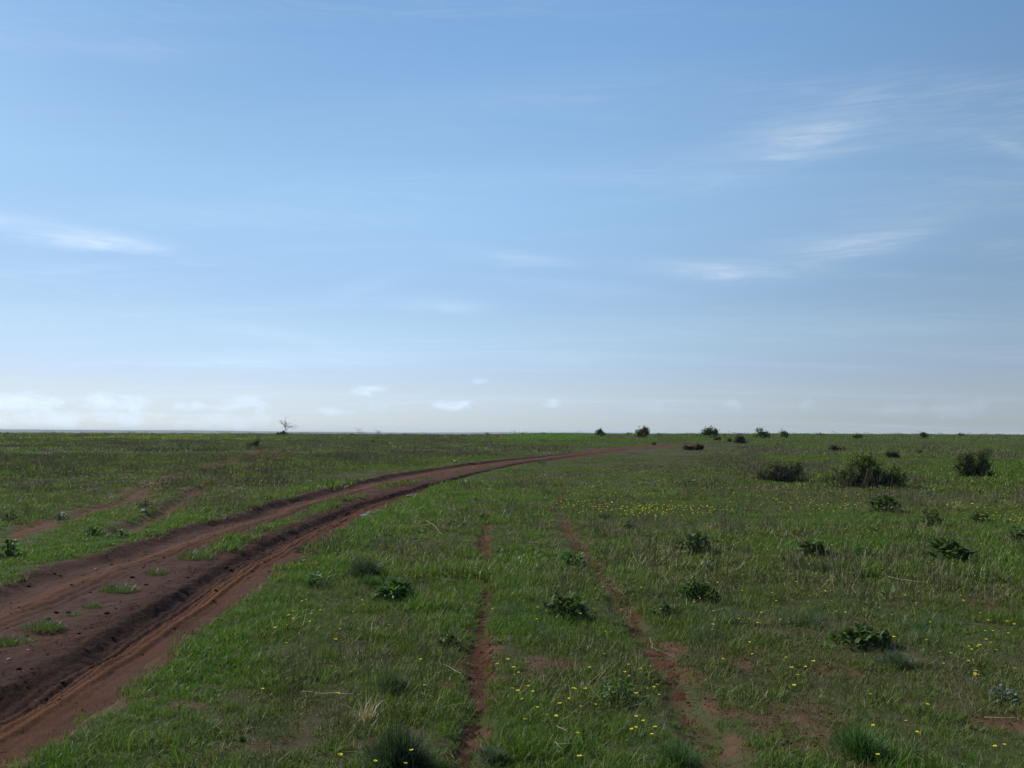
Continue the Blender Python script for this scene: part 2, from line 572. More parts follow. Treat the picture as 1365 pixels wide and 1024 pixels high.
def blades(g, base, az, length, width, lean, droop, seg, soup, vary=None, profile='grass'):
    """n blades at once: base (n,3), az, length, width, lean (0 upright..1 flat), droop bends the tip"""
    n = len(az)
    t = np.linspace(0, 1, seg + 1)
    ang = lean[:, None] + droop[:, None] * t[None, :]           # angle from the vertical along the blade
    ds = length[:, None] / seg
    hor = np.concatenate([np.zeros((n, 1)), np.cumsum(np.sin(ang[:, :-1]) * ds, 1)], 1)
    ver = np.concatenate([np.zeros((n, 1)), np.cumsum(np.cos(ang[:, :-1]) * ds, 1)], 1)
    cx = base[:, 0, None] + hor * np.cos(az)[:, None]
    cy = base[:, 1, None] + hor * np.sin(az)[:, None]
    cz = base[:, 2, None] + ver
    if profile == 'grass': w = np.clip(1.0 - t ** 1.6, .0, 1) * .5 + .02
    elif profile == 'leaf': w = np.sin(np.pi * np.clip(t * .92 + .06, 0, 1)) ** .8 * .5 + .01
    else: w = np.full(seg + 1, .5)
    w = width[:, None] * w[None, :]
    tw = g.uniform(-.9, .9, n)
    px, py = -np.sin(az + tw)[:, None], np.cos(az + tw)[:, None]
    Lv = np.stack([cx - px * w, cy - py * w, cz], -1)
    Rv = np.stack([cx + px * w, cy + py * w, cz], -1)
    v = np.stack([Lv, Rv], 2)                                   # n, seg+1, 2, 3
    k = np.arange(seg)
    q = np.stack([2 * k, 2 * k + 1, 2 * k + 3, 2 * k + 2], -1)
    q = (q[None] + (np.arange(n) * 2 * (seg + 1))[:, None, None]).reshape(-1, 4)
    if vary is None: vary = g.random(n)
    soup.add(v.reshape(-1, 3), q, vary=np.repeat(vary, 2 * (seg + 1)))


def tube(soup, pts, r0, r1, sides=4, vary=.5):
    pts = np.asarray(pts, float)
    n = len(pts)
    d = np.gradient(pts, axis=0)
    d /= np.linalg.norm(d, axis=1)[:, None] + 1e-9
    ref = np.where(np.abs(d[:, 2:3]) > .9, np.array([[1., 0, 0]]), np.array([[0, 0, 1.]]))
    a = np.cross(d, ref); a /= np.linalg.norm(a, axis=1)[:, None] + 1e-9
    b = np.cross(d, a)
    th = np.linspace(0, 2 * np.pi, sides, endpoint=False)
    r = np.linspace(r0, r1, n)[:, None, None]
    v = pts[:, None, :] + r * (np.cos(th)[None, :, None] * a[:, None] + np.sin(th)[None, :, None] * b[:, None])
    soup.add(v.reshape(-1, 3), grid_faces(n, sides, True), vary=vary)


# ------------------------------------------------------------------ ground sheet
def lush_field(x, y):
    """0 grey-brown and dry .. 1 fresh green"""
    r = np.hypot(x, y)
    a = fbm(x / 1.3, y / 1.3, 31, 3)
    b = fbm(x / 7 + 3, y / 7, 37, 3)
    c = fbm(x / 45, y / 45 + 8, 41, 3)
    near = 1 - sstep(r, 12, 40)
    v = (a - .5) * (1.5 * near + .5) + (b - .5) * 2.3 + (c - .5) * 1.3 * sstep(r, 20, 80) + .60
    e = road_mask(x, y)                                         # fresher grass right along the road
    v = v + .45 * np.exp(-((e + .35) / .4) ** 2) * (1 - sstep(r, 30, 70))
    lft = sstep(-x, 6.2, 9) * sstep(r, 12, 30)                  # duller beyond the road
    return np.clip(v - .30 * lft - .20 * sstep(r, 14, 50), 0, 1)


def median_grass(x, y):
    med = np.abs(x - road_m(y)) / np.clip((road_m(y) - road_l(y)) * .155, .04, .20)
    grown = sstep(y, 11.4, 12.4) * sstep(fbm(y / 1.6, y * 0, 173, 2), .06, .22) * (1 - .5 * sstep(y, 34, 50))
    return (1 - sstep(med + (fbm(x / .25, y / .25, 175, 2) - .5), .6, 1.1)) * grown


def soil_field(x, y):
    s = sstep(fbm(x / .8, y / .8, 51, 4), .66, .80) * .7 * (1 - sstep(np.hypot(x, y), 15, 40))
    for bx, by, ra, rb in BARE:
        q = ((x - bx) / ra) ** 2 + ((y - by) / (rb * 1.5 + .08)) ** 2
        s = np.maximum(s, (1 - sstep(q + (fbm(x / .16, y / .16, 77, 4, .65) - .5) * 3.2, .2, 1.1)) * .9)
    e = road_mask(x, y)
    s = np.maximum(s, sstep(e, -.02, .14) * (1 - median_grass(x, y)))
    d, k = track_dist(x, y)
    bare = np.array([t[4] for t in TRACKS])[k]
    s = np.maximum(s, (1 - sstep(d + (fbm(x / .22, y / .22, 61, 3) - .5) * 2.6 + (fbm(x / 1.3, y / 1.3, 67, 2) - .5) * 1.2, .4, 1.5)) * bare)
    return np.clip(s, 0, 1)


def gold_field(x, y):
    """far strips of flowering field"""
    r, a = np.hypot(x, y), np.arctan2(x, y)
    g = sstep(r, 150, 260) * (1 - sstep(r, 520, 640)) * (1 - sstep(a, R(-19), R(-12)))
    return np.clip(g * sstep(fbm(x / 26, y / 60, 71, 3), .40, .62), 0, 1) * .8


def mound_field(x, y):
    """the fresh green strip right of the middle"""
    r, a = np.hypot(x, y), np.arctan2(x, y)
    g = sstep(r, 170, 240) * (1 - sstep(r, 480, 640)) * np.exp(-((a - R(2.7)) / R(2.6)) ** 4)
    return np.clip(g, 0, 1)


def build_ground():
    rad = [1.2]
    while rad[-1] < 120: rad.append(rad[-1] * 1.0085)
    while rad[-1] < 900: rad.append(rad[-1] * 1.03)
    while rad[-1] < 15500: rad.append(rad[-1] * 1.10)
    rad = np.array(rad)
    ang = np.concatenate([np.arange(-46, 46, .22), np.arange(46, 314, 4.0)])
    ang = np.radians(ang)
    rr, aa = np.meshgrid(rad, ang, indexing='ij')
    x, y = (rr * np.sin(aa)).ravel(), (rr * np.cos(aa)).ravel()
    z = ground_z(x, y)
    e = road_mask(x, y) + (fbm(x / .30, y / .30, 91, 4, .6) - .5) * .24
    z = z - .30 * sstep(e, .03, .30) * (y < 300)
    lush, soil, gold = lush_field(x, y), soil_field(x, y), gold_field(x, y)
    lush = np.clip(lush + mound_field(x, y) * .8, 0, 1)
    f = grid_faces(len(rad), len(ang), True)[:, ::-1]
    n = len(x)
    x, y, z = np.append(x, 0), np.append(y, 0), np.append(z, 0)
    k = np.arange(len(ang))
    fan = np.stack([np.full(len(ang), n), (k + 1) % len(ang), k], -1)
    ap = lambda v: np.append(v, v[0])
    me = mesh_from('ground', np.stack([x, y, z], -1), [f, fan], M_GROUND, {'soil': ap(soil), 'lush': ap(lush), 'gold': ap(gold)}, True)
    tag(link('ground', me), 'wide flat steppe of rough grass running out to the horizon', None, None, 'structure')


build_ground()


# ------------------------------------------------------------------ the dirt road
def road_profile(y):
    """knots across the road, as (x, z, wet, ochre) arrays over rows y"""
    xl, xm, xb, xr = road_l(y), road_m(y), road_b(y), road_r(y)
    jit = lambda s, a, f=1.2: (fbm(y / f, y * 0 + s, 101 + s, 3) - .5) * a
    xl = xl + jit(1, .36); xr = xr + jit(2, .30, .6)
    w = np.maximum(xr - xl, .6)
    half_med = np.clip((xm - xl) * .22, .05, .26)
    m1 = np.clip(xm - half_med + jit(3, .15), xl + .25 * w, xr - .45 * w)
    m2 = np.maximum(xm + half_med * .8 + jit(4, .15), m1 + .03 * w)
    b1 = np.maximum(xb - .09 + jit(5, .12, 1.1), m2 + .02 * w)
    b2 = np.maximum(b1 + .17 + jit(6, .06, .9), b1 + .02 * w)
    fade = 1 - sstep(y, 40, 95)
    far = sstep(y, 14, 20)
    one = np.ones_like(y)
    deep = DEPTH_R * (1 + jit(7, .5, 3)) * (0.18 + .82 * fade)
    dl = DEPTH_L * (1 + jit(8, .6, 3) + .6 * far) * (0.18 + .82 * fade)
    rem = xr - b2
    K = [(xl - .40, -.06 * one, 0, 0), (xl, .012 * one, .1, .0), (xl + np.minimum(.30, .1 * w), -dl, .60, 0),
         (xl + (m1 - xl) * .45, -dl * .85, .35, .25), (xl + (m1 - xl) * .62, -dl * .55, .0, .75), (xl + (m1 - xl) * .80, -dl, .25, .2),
         (m1 - .03 * w, -dl * 1.0, .45, .0), (m1, -.012 * one, .22, 0), (m2, -.02 * one, .30, 0), (b1, -.034 * one, .75, 0),  # bank darkened for damp and for its shade, painted into the soil
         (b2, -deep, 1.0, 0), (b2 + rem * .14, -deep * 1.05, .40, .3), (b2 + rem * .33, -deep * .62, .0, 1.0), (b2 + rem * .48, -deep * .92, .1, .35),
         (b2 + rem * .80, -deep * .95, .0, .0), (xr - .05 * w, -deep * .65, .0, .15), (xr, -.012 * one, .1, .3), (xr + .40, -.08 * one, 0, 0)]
    return K, xl, xr


def build_road():
    y = np.concatenate([np.arange(-12, 3.6, .3), np.arange(3.6, 22, .028), np.arange(22, 50, .09), np.arange(50, 130, .5), np.arange(130, 262, 3.)])
    K, xl, xr = road_profile(y)
    counts = [7, 9, 10, 9, 9, 9, 6, 12, 12, 14, 14, 18, 12, 20, 10, 10, 8]
    xs, zs, ws, os_ = [], [], [], []
    for k, n in enumerate(counts):
        a, b = K[k], K[k + 1]
        t = np.linspace(0, 1, n, endpoint=(k == len(counts) - 1))[None]
        ts = t * t * (3 - 2 * t)
        mixf = lambda p, q, tt: (np.asarray(p) * np.ones_like(y))[:, None] * (1 - tt) + (np.asarray(q) * np.ones_like(y))[:, None] * tt
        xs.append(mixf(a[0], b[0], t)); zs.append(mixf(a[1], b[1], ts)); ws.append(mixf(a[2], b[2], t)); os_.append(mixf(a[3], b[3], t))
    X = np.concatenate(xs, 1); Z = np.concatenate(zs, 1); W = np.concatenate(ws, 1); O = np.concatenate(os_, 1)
    Y = np.repeat(y[:, None], X.shape[1], 1)
    Z = Z + land(X.ravel(), Y.ravel()).reshape(X.shape) + .07 * sstep(Y, 30, 70)
    fx, fy = X.ravel(), Y.ravel()
    rough = .25 + W * 1.0
    near = (1 - sstep(Y, 20, 50))
    Z = Z + (fbm(fx / .16, fy / .22, 113, 3) - .5).reshape(X.shape) * (.018 + .030 * W) * near
    Z = Z + ((fbm(fx / .06, fy / .06, 111, 4, .7) - .5).reshape(X.shape) * .026 * rough + (fbm(fx / .5, fy / .9, 115, 3) - .5).reshape(X.shape) * .035) * (near * .8 + .2)
    # long grooves pressed by the tyres, broken up by the tread
    rel = (X - road_b(Y)) / np.maximum(road_r(Y) - road_b(Y), .3)
    band = np.exp(-((rel - .30) / .16) ** 2)
    lat = X - road_b(Y)
    Z = Z + band * near * (np.sin(lat * 2 * np.pi / .075 + (fbm(fx * 0, fy / 2.0, 119, 2).reshape(X.shape) - .5) * 3) * .011 + np.sin(Y * 2 * np.pi / .07 + lat * 25) * .0055)
    rel2 = (X - road_l(Y)) / np.maximum(road_m(Y) - road_l(Y), .3)
    band2 = np.exp(-((rel2 - .62) / .14) ** 2)
    Z = Z + band2 * near * np.sin((X - road_l(Y)) * 2 * np.pi / .10) * .005
    big = (fbm(fx / 1.1, fy / 1.6, 121, 4)).reshape(X.shape)
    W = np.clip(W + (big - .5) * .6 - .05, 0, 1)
    O = np.clip(O + ((fbm(fx / .8, fy / 2.5, 125, 3)).reshape(X.shape) - .5) * .7 + .35 * sstep(Y, 25, 60), 0, 1)
    me = mesh_from('dirt_road', np.stack([X, Y, Z], -1).reshape(-1, 3), grid_faces(*X.shape), M_SOIL, {'wet_shade': W.ravel(), 'ochre': O.ravel()}, True)
    tag(link('dirt_road', me), 'rutted red dirt road curving away to the right over the steppe', None, None, 'structure')
    global ROAD_Y, ROAD_X, ROAD_Z
    ROAD_Y, ROAD_X, ROAD_Z = y, X, Z


build_road()


def road_z(x, y):
    i = int(np.clip(np.searchsorted(ROAD_Y, y), 1, len(ROAD_Y) - 1))
    return float(np.interp(x, ROAD_X[i], ROAD_Z[i]))


def at_road(px, py):
    z = 0
    for _ in range(12):
        x, y = flat_at(px, py, z)
        z = .5 * z + .5 * road_z(x, y)
    return x, y, road_z(x, y)


def build_track(k):
    name, (px, py), hw, depth, bare = TRACKS[k]
    dx, dy = np.gradient(px), np.gradient(py)
    L = np.hypot(dx, dy) + 1e-9
    nx, ny = -dy / L, dx / L
    u = np.linspace(-2.6, 2.6, 31)
    X = px[:, None] + nx[:, None] * u[None] * hw
    Y = py[:, None] + ny[:, None] * u[None] * hw
    fx, fy = X.ravel(), Y.ravel()
    s = hw * .9
    n = fbm(fx / s, fy / s, 131 + k, 4).reshape(X.shape)
    long = fbm(fx / 1.7, fy / 1.7, 141 + k, 2).reshape(X.shape)
    mask = (1 - np.abs(u)[None] / 1.7) * .9 + (n - .5) * 2.0 + (long - .5) * 1.3 + (bare - .9) * 1.2
    end = np.minimum(np.arange(len(px)), np.arange(len(px))[::-1])[:, None] / len(px)
    mask = mask - .8 * (1 - sstep(end, 0, .08))
    Z = ground_z(fx, fy).reshape(X.shape) + np.clip(mask - .42, -.6, .22) * .05 + .03 * sstep(Y, 30, 60)
    ochre = np.clip((.25 if k < 2 else .5) + (n - .5) * 1.0, 0, 1)
    wet_shade = np.clip((.5 - long) * 1.2 + .15, 0, .7)
    me = mesh_from(name, np.stack([X, Y, Z], -1).reshape(-1, 3), grid_faces(*X.shape)[:, ::-1], M_SOIL, {'wet_shade': wet_shade.ravel(), 'ochre': ochre.ravel()}, True)
    lab = ['narrow bare wheel rut in the grass, left of the near pair', 'patchy bare wheel rut in the grass, right of the near pair',
           'faint brown wheel rut beyond the dirt road, farther of two', 'brown wheel rut beyond the dirt road, nearer of two'][k]
    tag(link(name, me), lab, None, None, 'structure')


for k in range(len(TRACKS)): build_track(k)


def build_puddle(px, py, a, b, rot, lab):
    x, y, z = at_road(px, py)
    th = np.linspace(0, 2 * np.pi, 40, endpoint=False)
    r = 1 + (fbm(np.cos(th) * 2 + 5, np.sin(th) * 2, 151, 3) - .5) * .9
    c, s = math.cos(rot), math.sin(rot)
    ex, ey = a * r * np.cos(th), b * r * np.sin(th)
    vx, vy = x + ex * c - ey * s, y + ex * s + ey * c
    v = np.stack([np.append(vx, x), np.append(vy, y), np.full(41, z + .012)], -1)
    k = np.arange(40)
    me = mesh_from('puddle', v, np.stack([np.full(40, 40), k, (k + 1) % 40], -1), M_WATER)
    tag(link('puddle', me), lab, None, None, 'structure')


build_puddle(492, 684.5, .20, .75, -.05, 'shallow puddle of rain water in the right rut of the road')
build_puddle(551, 660, .10, .6, -.22, 'thin strip of water farther along the right rut')


# ------------------------------------------------------------------ distant hills and the air
def build_hills():
    ang = np.radians(np.linspace(-60, 60, 400))
    rad = np.array([11500, 11900, 12400, 13000, 13600, 14200, 14800])
    prof = np.array([0, .45, .85, 1.0, .8, .4, 0])
    h = 22 + 24 * fbm(ang * 9, ang * 0 + 2, 161, 4) + 16 * sstep(-ang, R(8), R(24)) - 10 * sstep(ang, R(0), R(20))
    rr, aa = np.meshgrid(rad, ang, indexing='ij')
    z = -24 + prof[:, None] * h[None, :]
    me = mesh_from('hills', np.stack([rr * np.sin(aa), rr * np.cos(aa), z], -1).reshape(-1, 3), grid_faces(len(rad), len(ang))[:, ::-1],
                   plain_mat('far_hills', (.05, .06, .045), .95, .1, .002, .3), None, True)
    tag(link('hills', me), 'low blue line of far land on the horizon', None, None, 'structure')


build_hills()
HAZE = 0.00005


def build_haze():
    a, z0, z1 = 16500, -26, 34
    v = [(-a, -a, z0), (a, -a, z0), (a, a, z0), (-a, a, z0), (-a, -a, z1), (a, -a, z1), (a, a, z1), (-a, a, z1)]
    f = np.array([(0, 3, 2, 1), (4, 5, 6, 7), (0, 1, 5, 4), (1, 2, 6, 5), (2, 3, 7, 6), (3, 0, 4, 7)])
    m, t, out = new_mat('haze')
    p = t.node('ShaderNodeVolumePrincipled')
    p.inputs['Color'].default_value = (.80, .88, .97, 1)
    p.inputs['Density'].default_value = HAZE
    t.l.new(p.outputs[0], out.inputs['Volume'])
    tag(link('haze', mesh_from('haze', v, f, m)), 'thin pale haze over the plain', None, None, 'stuff')


build_haze()
# ------------------------------------------------------------------ ground cover (nobody could count it)
G = np.random.default_rng(5)
M_GRASS = leaf_mat('grass_blades', (.086, .103, .025), (.068, .137, .012), alt=(.22, .19, .085), rough=.5, spec=.28, trans=.4, instanced=True)
M_TURF = leaf_mat('short_turf', (.090, .088, .030), (.066, .116, .015), alt=(.20, .16, .08), rough=.6, spec=.18, trans=.3, instanced=True)
M_HERB = leaf_mat('herb_leaves', (.060, .095, .026), (.055, .115, .022), rough=.55, spec=.14, trans=.3, instanced=True)
M_DRY = leaf_mat('dry_straw', (.20, .165, .10), (.26, .21, .12), rough=.6, spec=.3, trans=.2, instanced=True)
M_STALK = leaf_mat('dead_stalks', (.090, .074, .048), (.098, .086, .050), alt=(.14, .125, .095), rough=.7, spec=.2, trans=.1, instanced=True)
M_FUZZ = leaf_mat('wormwood_fuzz', (.085, .105, .070), (.075, .115, .060), rough=.7, spec=.2, trans=.3, instanced=True)


def disc(g, n, rad, z=-.01):
    r = rad * np.sqrt(g.random(n)); a = g.uniform(0, 2 * np.pi, n)
    return np.stack([r * np.cos(a), r * np.sin(a), np.full(n, z)], -1)


def p_grass(n, rad, h, w, seg=3, lean=.35, droop=1.2):
    s = Soup()
    blades(G, disc(G, n, rad), G.uniform(0, 6.283, n), G.uniform(.45, 1.15, n) * h, G.uniform(.7, 1.3, n) * w, np.abs(G.normal(0, lean, n)), G.uniform(.1, droop, n), seg, s)
    return s


def p_turf(n, rad, h, w):
    s = Soup()
    blades(G, disc(G, n, rad), G.uniform(0, 6.283, n), G.uniform(.4, 1.2, n) * h, G.uniform(.7, 1.3, n) * w, G.uniform(.2, 1.1, n), G.uniform(.2, 1.4, n), 2, s)
    return s


def p_herb(n, rad, h, w):
    s = Soup()
    blades(G, disc(G, n, rad), G.uniform(0, 6.283, n), G.uniform(.6, 1.2, n) * h, G.uniform(.7, 1.2, n) * w, G.uniform(.2, 1.0, n), G.uniform(.3, 1.3, n), 4, s, profile='leaf')
    return s


def p_dry(n, rad, h, w):
    s = Soup()
    blades(G, disc(G, n, rad, .01), G.uniform(0, 6.283, n), G.uniform(.4, 1.3, n) * h, G.uniform(.7, 1.3, n) * w, G.uniform(.7, 1.5, n), G.uniform(-.3, .5, n), 2, s)
    return s


def p_stalk(n, rad, h, w):
    s = Soup()
    blades(G, disc(G, n, rad), G.uniform(0, 6.283, n), G.uniform(.5, 1.2, n) * h, G.uniform(.8, 1.4, n) * w, np.abs(G.normal(0, .28, n)), G.uniform(-.2, .5, n), 2, s, profile='stem')
    m = n * 4                                                   # side twigs
    b = disc(G, m, rad * 1.1); b[:, 2] = G.uniform(.25, .85, m) * h
    blades(G, b, G.uniform(0, 6.283, m), G.uniform(.10, .28, m) * h, np.full(m, w * .8), G.uniform(.2, .9, m), G.uniform(-.3, .4, m), 1, s, profile='stem')
    return s


def p_fuzz(n, rad, h, w):
    s = Soup()
    b = disc(G, n, rad)
    b[:, 2] = G.uniform(0, .8, n) * h * np.sqrt(np.clip(1 - (np.hypot(b[:, 0], b[:, 1]) / rad) ** 2, 0, 1))
    blades(G, b, G.uniform(0, 6.283, n), G.uniform(.2, .45, n) * h, G.uniform(.7, 1.2, n) * w, G.uniform(0, .9, n), G.uniform(-.3, .6, n), 2, s)
    return s


def scatter(name, label, protos, mat, x, y, z, size, tint, tilt=.12, kind='stuff'):
    if len(x) == 0: return
    n = len(x)
    col = bpy.data.collections.new(name + '_sources')           # not linked to the scene
    for k, s in enumerate(protos):
        col.objects.link(bpy.data.objects.new('%s_source_%02d' % (name, k), s.mesh(name + '_source', mat, True)))
    me = bpy.data.meshes.new(name)
    me.vertices.add(n)
    me.vertices.foreach_set('co', np.stack([x, y, z], -1).astype(np.float32).ravel())
    rot = np.stack([G.normal(0, tilt, n), G.normal(0, tilt, n), G.uniform(0, 6.283, n)], -1)
    a = me.attributes.new('rot', 'FLOAT_VECTOR', 'POINT'); a.data.foreach_set('vector', rot.astype(np.float32).ravel())
    for k, v in (('size', size), ('tint', tint)):
        a = me.attributes.new(k, 'FLOAT', 'POINT'); a.data.foreach_set('value', np.asarray(v, np.float32))
    a = me.attributes.new('idx', 'INT', 'POINT'); a.data.foreach_set('value', G.integers(0, len(protos), n).astype(np.int32))
    ng = bpy.data.node_groups.new(name + '_scatter', 'GeometryNodeTree')
    ng.interface.new_socket('Geometry', in_out='INPUT', socket_type='NodeSocketGeometry')
    ng.interface.new_socket('Geometry', in_out='OUTPUT', socket_type='NodeSocketGeometry')
    N, L = ng.nodes, ng.links
    gi, go = N.new('NodeGroupInput'), N.new('NodeGroupOutput')
    ip = N.new('GeometryNodeInstanceOnPoints')
    ci = N.new('GeometryNodeCollectionInfo')
    ci.inputs['Collection'].default_value = col
    ci.inputs['Separate Children'].default_value = True
    ci.inputs['Reset Children'].default_value = True
    def attr(nm, ty):
        q = N.new('GeometryNodeInputNamedAttribute'); q.data_type = ty; q.inputs['Name'].default_value = nm
        return [o for o in q.outputs if o.enabled and o.name == 'Attribute'][0]
    L.new(gi.outputs[0], ip.inputs['Points'])
    L.new(ci.outputs[0], ip.inputs['Instance'])
    ip.inputs['Pick Instance'].default_value = True
    L.new(attr('idx', 'INT'), ip.inputs['Instance Index'])
    L.new(attr('rot', 'FLOAT_VECTOR'), ip.inputs['Rotation'])
    L.new(attr('size', 'FLOAT'), ip.inputs['Scale'])
    L.new(ip.outputs[0], go.inputs[0])
    o = link(name, me)
    md = o.modifiers.new('scatter', 'NODES'); md.node_group = ng
    tag(o, label, None, None, kind)


def sample(r0, r1, dens, half=37):
    n = int(dens * .5 * (r1 ** 2 - r0 ** 2) * math.radians(2 * half))
    r = np.sqrt(G.uniform(r0 ** 2, r1 ** 2, n)); a = np.radians(G.uniform(-half, half, n))
    return r * np.sin(a), r * np.cos(a)


MEDIAN_TUFTS = [(12, 858, 60, 14, 'nearest'), (58, 838, 55, 16, 'second nearest'), (101, 821, 22, 9, 'small third nearest'), (122, 810, 24, 12, 'small'), (157, 788, 50, 16, 'broad'),
                (209, 765, 34, 11, 'low'), (260, 744, 50, 16, 'long')]


def keep_prob(x, y, margin):
    """1 in open turf, 0 on the road; the grassy strip between the ruts counts as turf"""
    e = road_mask(x, y) + (fbm(x / .3, y / .3, 171, 3) - .5) * .22
    p = 1 - sstep(e, .0 - margin, .16 - margin)
    return np.maximum(p, median_grass(x, y))


def cover_pass(r0, r1, tag_, kit):
    """kit: list of (name, label, protos, mat, density, weight function)"""
    for name, label, protos, mat, dens, weight, size, tint in kit:
        x, y = sample(r0, r1, dens)
        soil = soil_field(x, y)
        lush = np.clip(lush_field(x, y) + .8 * mound_field(x, y), 0, 1)
        p = keep_prob(x, y, .03) * np.clip(1 - soil * (.50 + .60 * vnoise(x / .10, y / .10, 187)), 0, 1) ** 1.2 * weight(x, y, lush)
        k = G.random(len(x)) < p
        x, y, lush = x[k], y[k], lush[k]
        n = len(x)
        z = ground_z(x, y)
        hgt = fbm(x / 3.5, y / 3.5, 181, 3)
        fine = max(.28, r0 / 45)
        tufts = fbm(x / fine, y / fine, 183, 2)
        s = size * G.uniform(.7, 1.3, n) * (.45 + 1.1 * hgt) * (.30 + 1.4 * tufts)
        verge = road_l(y) - 1, road_r(y) + 7                    # grazed and driven short beside the far road
        s = s * (1 - .55 * sstep(np.hypot(x, y), 24, 36) * sstep(x, verge[0] - 2, verge[0]) * (1 - sstep(x, verge[1], verge[1] + 5)) * (np.hypot(x, y) < 150))
        d_, k_ = track_dist(x, y)
        s = s * (.50 + .50 * sstep(d_, .8, 2.4)) if r0 < 80 else s
        t = np.clip(tint(lush) + G.normal(0, .24, n), 0, 1)
        scatter(name, label, protos, mat, x, y, z, s, t)


one = lambda x, y, l: np.ones_like(x)
green_w = lambda x, y, l: np.clip(.25 + .9 * l, 0, 1)
herb_w = lambda x, y, l: sstep(fbm(x / .9, y / .9, 191, 3), .50, .68)
dry_w = lambda x, y, l: np.clip(1.15 - l, 0, 1) * sstep(fbm(x / 1.1, y / 1.1, 193, 3), .30, .65) + .8 * sstep(2.6 - track_dist(x, y)[0], 0, 1.2)
stalk_w = lambda x, y, l: sstep(fbm(x / 3.2, y / 3.2, 195, 3) + .25 * (1 - l), .56, .82)
fuzz_w = lambda x, y, l: sstep(fbm(x / 1.6, y / 1.6, 197, 3), .52, .72)

near_grass = [p_grass(44, .080, .088, .0037, 3, .5, 1.7) for _ in range(6)]
near_turf = [p_turf(60, .10, .045, .0040) for _ in range(5)]
near_herb = [p_herb(12, .05, .05, .018) for _ in range(5)]
near_dry = [p_dry(16, .11, .12, .0024) for _ in range(5)]
near_stalk = [p_stalk(7, .06, .17, .0020) for _ in range(4)]
near_fuzz = [p_fuzz(160, .09, .13, .0024) for _ in range(4)]
cover_pass(2.6, 10, 'near', [
    ('short_grass', 'short dense turf near the camera', near_turf, M_TURF, 240, one, 1.0, lambda l: l),
    ('grass', 'green spring grass near the camera', near_grass, M_GRASS, 150, green_w, 1.0, lambda l: l),
    ('herb_undergrowth', 'small broad-leaved herbs among the near grass', near_herb, M_HERB, 60, herb_w, 1.0, lambda l: l),
    ('dry_grass', 'dead straw lying among the near grass', near_dry, M_DRY, 17, dry_w, 1.0, lambda l: l * 0 + .5),
    ('dead_stalk_undergrowth', 'thin dead stalks standing in the near grass', near_stalk, M_STALK, 12, stalk_w, 1.0, lambda l: l),
    ('wormwood_undergrowth', 'soft grey-green wormwood in the near grass', near_fuzz, M_FUZZ, 9, fuzz_w, 1.0, lambda l: l)])
cover_pass(10, 27, 'middle', [
    ('short_grass', 'short dense turf in the middle distance', [p_turf(66, .16, .05, .0066) for _ in range(4)], M_TURF, 80, one, 1.0, lambda l: l),
    ('grass', 'green spring grass in the middle distance', [p_grass(50, .13, .095, .0064, 3, .5, 1.6) for _ in range(5)], M_GRASS, 56, green_w, 1.0, lambda l: l),
    ('herb_undergrowth', 'small broad-leaved herbs in the middle distance', [p_herb(14, .09, .07, .03) for _ in range(4)], M_HERB, 18, herb_w, 1.0, lambda l: l),
    ('dry_grass', 'dead straw among the middle grass', [p_dry(18, .17, .15, .0042) for _ in range(4)], M_DRY, 8, dry_w, 1.0, lambda l: l * 0 + .5),
    ('dead_stalk_undergrowth', 'thin dead stalks standing in the middle grass', [p_stalk(9, .12, .19, .0036) for _ in range(4)], M_STALK, 7, stalk_w, 1.0, lambda l: l)])
cover_pass(27, 70, 'far', [
    ('grass', 'grass of the plain beyond the near bushes', [p_grass(54, .30, .11, .018, 2, .5, 1.5) for _ in range(5)], M_GRASS, 13, green_w, 1.0, lambda l: l),
    ('short_grass', 'short dull turf beyond the near bushes', [p_turf(60, .36, .06, .02) for _ in range(4)], M_TURF, 8, one, 1.0, lambda l: l),
    ('dead_stalk_undergrowth', 'grey dead stalks in patches beyond the near bushes', [p_stalk(16, .35, .19, .008) for _ in range(4)], M_STALK, 2.6, stalk_w, 1.0, lambda l: l)])
cover_pass(70, 220, 'distant', [
    ('grass', 'grass far out on the plain', [p_grass(80, 1.0, .13, .032, 2, .5, 1.3) for _ in range(5)], M_GRASS, 1.0, green_w, 1.0, lambda l: l),
    ('dead_stalk_undergrowth', 'grey-brown dead growth far out on the plain', [p_stalk(22, 1.0, .19, .022) for _ in range(4)], M_STALK, .55, stalk_w, 1.0, lambda l: l)])
cover_pass(220, 760, 'horizon', [
    ('grass', 'rough grass along the horizon', [p_grass(80, 3.0, .24, .10, 2, .5, 1.2) for _ in range(5)], M_GRASS, .085, green_w, 1.0, lambda l: l),
    ('dead_stalk_undergrowth', 'grey-brown dead growth along the horizon', [p_stalk(26, 3.0, .28, .07) for _ in range(4)], M_STALK, .05, stalk_w, 1.0, lambda l: l)])

M_GOLD = leaf_mat('flowering_field', (.20, .21, .03), (.15, .19, .03), rough=.6, spec=.2, trans=.35, instanced=True)
M_CROP = leaf_mat('bright_green_growth', (.085, .165, .026), (.09, .175, .026), rough=.5, spec=.25, trans=.45, instanced=True)
x, y = sample(150, 640, .22)
p_ = gold_field(x, y)
k = G.random(len(x)) < p_
x, y = x[k], y[k]
scatter('flowering_field', 'yellow-green band of flowering growth at the far left', [p_turf(90, 2.4, .26, .16) for _ in range(4)], M_GOLD, x, y, ground_z(x, y), G.uniform(.7, 1.3, len(x)), G.random(len(x)))
x, y = sample(170, 560, .3, 9)
k = G.random(len(x)) < mound_field(x, y) * sstep(fbm(x / 14, y / 30, 231, 3), .34, .52)
x, y = x[k], y[k]
scatter('green_strip', 'bright green strip of growth near the middle of the horizon', [p_grass(90, 1.8, .36, .10, 2) for _ in range(4)], M_CROP, x, y, ground_z(x, y), G.uniform(.7, 1.3, len(x)), G.random(len(x)))

